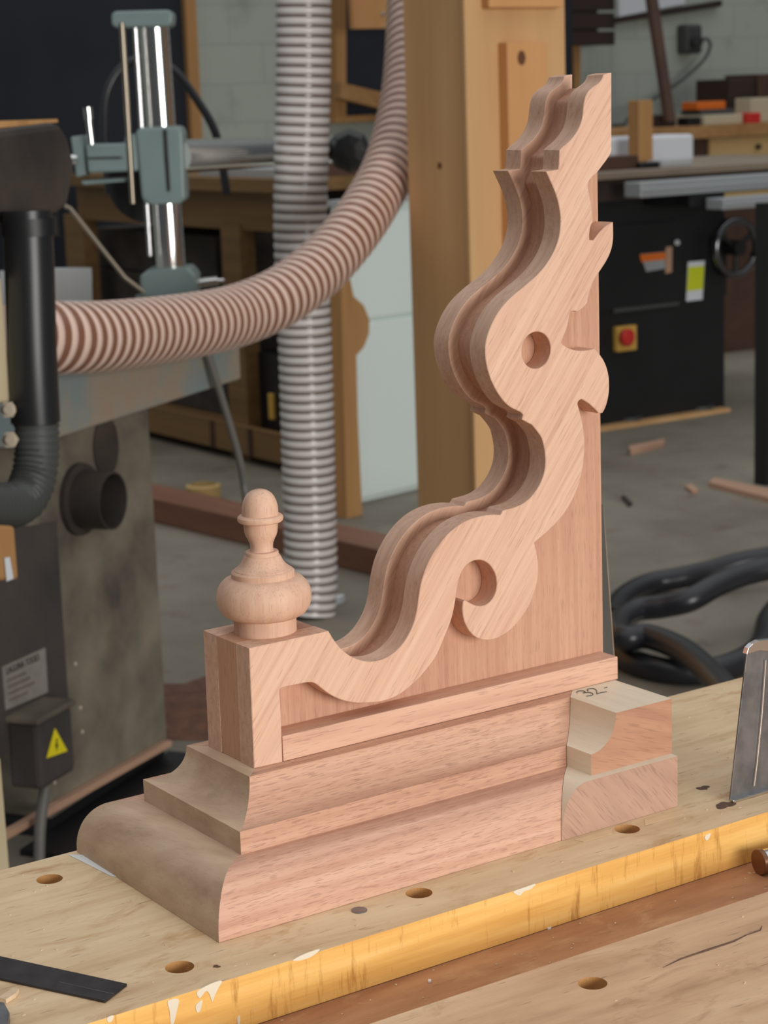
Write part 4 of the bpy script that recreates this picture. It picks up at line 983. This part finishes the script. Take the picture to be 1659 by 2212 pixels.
bb_item('orange_case', 1507, 1568, 219, 236, YB+0.16, 0.14, 'orange', 'orange plastic case topping the pile on the wall bench', 'case', z0=zk)
bb_item('red_box', 1617, 1644, 243, 266, YB+0.06, 0.1, 'red', 'small red box on the wall bench at the right edge', 'box')
bb_item('black_radio', 1488, 1515, 253, 268, YB+0.1, 0.1, 'black', 'small black box on the wall bench beside the leaning pole', 'box')
db = bb_item('brown_crate', 1576, 1632, 170, 260, YB+0.38, 0.3, 'shelf_dark', 'dark brown crate at the back of the wall bench', 'crate')
bb_item('brown_carton', 1638, 1760, 158, 260, YB+0.36, 0.3, 'brown', 'brown carton beside the dark crate at the right edge', 'carton')
bb_item('cream_box', 1622, 1720, 210, 240, YB+0.2, 0.14, 'buff', 'cream box behind the small red box on the wall bench', 'box')
bb_item('dark_toolbox', 1412, 1460, 248, 268, YB+0.2, 0.2, 'shelf_dark', 'dark toolbox on the wall bench right of the upright block', 'toolbox')
a = aY(1404, -60, YB+0.45); b = aY(1452, 290, YB+0.12); b.z = zb1+0.03
mesh('leaning_pole', prism([a+X_*-0.035, a+X_*0.035, b+X_*0.03, b+X_*-0.03], (0, 0.04, 0)), M['brown'], loc=b, label='brown timber pole leaning over the wall bench', cat='pole')
# wall shelf and fittings
sh = thing('wall_shelf', 'dark stained slatted shelf high on the wall right of the column', 'shelf', aY(1280, 90, 8.6))
for k, (v0, v1) in enumerate(((-40, 22), (28, 62), (68, 98))):
    p0, p1 = aY(1180, v0, 8.6), aY(1328, v1, 8.6); z1_ = aY(1270, v0, 8.6).z; z0_ = aY(1270, v1, 8.6).z
    mesh('slat', box((p0.x, 8.6, z0_), (p1.x, 8.64, z1_)), M['shelf_dark'], sh)
mesh('bracket', box((aY(1290, 60, 8.6).x, 8.64, aY(1270, 98, 8.6).z), (aY(1300, 60, 8.6).x, 9.0, aY(1270, -40, 8.6).z)), M['shelf_dark'], sh)
pn_ = thing('pinned_notice', 'pale sheet above the brown rail on the wall behind the leaning pole', 'notice', aY(1400, 30, 8.97))
mesh('sheet', prism(pz([(1338, -60), (1480, -60), (1480, 8), (1338, 36)], 8.97), (0, 0.02, 0)), M['white'], pn_)
mesh('wall_rail', prism(pz([(1334, 38), (1560, 0), (1560, 14), (1334, 50)], 8.95), (0, 0.049, 0)), M['shelf_dark'], loc=aY(1430, 30, 8.95), label='narrow brown rail across the wall below the pale sheet', cat='rail')
wj = mesh('wall_jamb', prism(pz([(1240, 96), (1254, 96), (1254, 300), (1240, 300)], 8.7), (0, 0.28, 0)), M['raw_timber'], loc=aY(1246, 300, 8.7), label='upright timber strip on the wall right of the column', cat='timber strip')
wp = mesh('dark_post', prism([Vector((aY(u, 200, 8.55).x, 8.55, z)) for u, z in ((1205, FL+0.0005), (1238, FL+0.0005), (1238, 1.5), (1205, 1.5))], (0, 0.06, 0)), M['navy'], loc=(aY(1220, 200, 8.55).x, 8.55, FL), label='dark upright post right of the column', cat='post')
so = thing('wall_socket', 'dark wall socket with plug beside the leaning pole', 'socket', aY(1498, 85, 8.98))
mesh('socket_box', box((aY(1478, 85, 8.92).x, 8.9, aY(1498, 116, 8.9).z), (aY(1514, 85, 8.92).x, 9.0, aY(1498, 52, 8.9).z)), M['grey_dark'], so, bevel=0.02)
mesh('plug', cyl(aY(1508, 90, 8.9), aY(1508, 90, 8.82), 0.035, 16), M['ink'], so, smooth=40)
wcab = catmull([aY(u, v, y) for u, v, y in ((1508, 90, 8.84), (1526, 84, 8.8), (1534, 100, 8.8), (1518, 132, 8.8), (1470, 175, 8.8), (1410, 215, 8.8), (1365, 245, 8.5), (1340, 285, 8.3), (1325, 310, 8.2))], 8)
for p in wcab: p.z = max(p.z, zb1+0.012) if p.y < 8.42 else p.z
mesh('wall_cable', sweep(wcab, 0.011, 10), M['grey_dark'], loc=wcab[0], smooth=60, label='dark cable drooping from the wall socket behind the leaning pole', cat='cable')

# ------------------------------------------------------------------ floor clutter and black hose coils
def strip(name, pts, h, mat, label, cat): return mesh(name, prism([fl(u, v)+Z_*0.0005 for u, v in pts], (0, 0, h)), M[mat], loc=fl(*pts[0]), label=label, cat=cat)
strip('wood_strip', [(1358, 974), (1436, 958), (1434, 966), (1362, 984)], 0.02, 'pink_wood', 'pinkish wood strip on the floor in front of the panel saw', 'wood strip')
strip('floor_plank', [(1530, 1052), (1545, 1042), (1700, 1075), (1700, 1096)], 0.018, 'pink_wood', 'plank lying on the floor at the right edge', 'plank')
strip('wood_chip', [(1480, 1056), (1494, 1052), (1508, 1064), (1496, 1068)], 0.012, 'pink_wood', 'small brown chip on the floor left of the plank', 'wood chip')
strip('wood_chip', [(1342, 1077), (1350, 1076), (1366, 1092), (1358, 1096)], 0.01, 'shelf_dark', 'small dark chip on the floor right of the bracket', 'wood chip')
HR = 0.031
def coil(name, pts, label, r=HR):
    P = catmull([aZ(u, v, FL+r+z) for u, v, z in pts], 8)
    return mesh(name, sweep(P, r, 18), M['hose_black'], loc=P[0], smooth=60, label=label, cat='hose', group='black vacuum hoses on the floor')
coil('vacuum_hose', [(1318, 1335, 0), (1345, 1292, 0), (1400, 1262, 0), (1470, 1248, 0.01), (1540, 1232, 0.03), (1600, 1215, 0.05), (1680, 1202, 0.06)], 'black vacuum hose along the far side of the floor coil')
coil('vacuum_hose', [(1690, 1222, 0.14), (1610, 1240, 0.13), (1545, 1266, 0.12), (1490, 1296, 0.1), (1430, 1310, 0.08), (1375, 1318, 0.07), (1338, 1345, 0.068), (1348, 1378, 0.068), (1400, 1375, 0.068), (1470, 1402, 0.068), (1530, 1450, 0.068), (1590, 1520, 0.07), (1630, 1590, 0.03)], 'black vacuum hose looping over the coil and coming toward the bench')
coil('vacuum_hose', [(1690, 1300, 0), (1660, 1340, 0), (1640, 1400, 0), (1570, 1440, 0), (1480, 1452, 0), (1400, 1440, 0), (1345, 1415, 0), (1322, 1375, 0)], 'black vacuum hose forming the near loop of the floor coil')
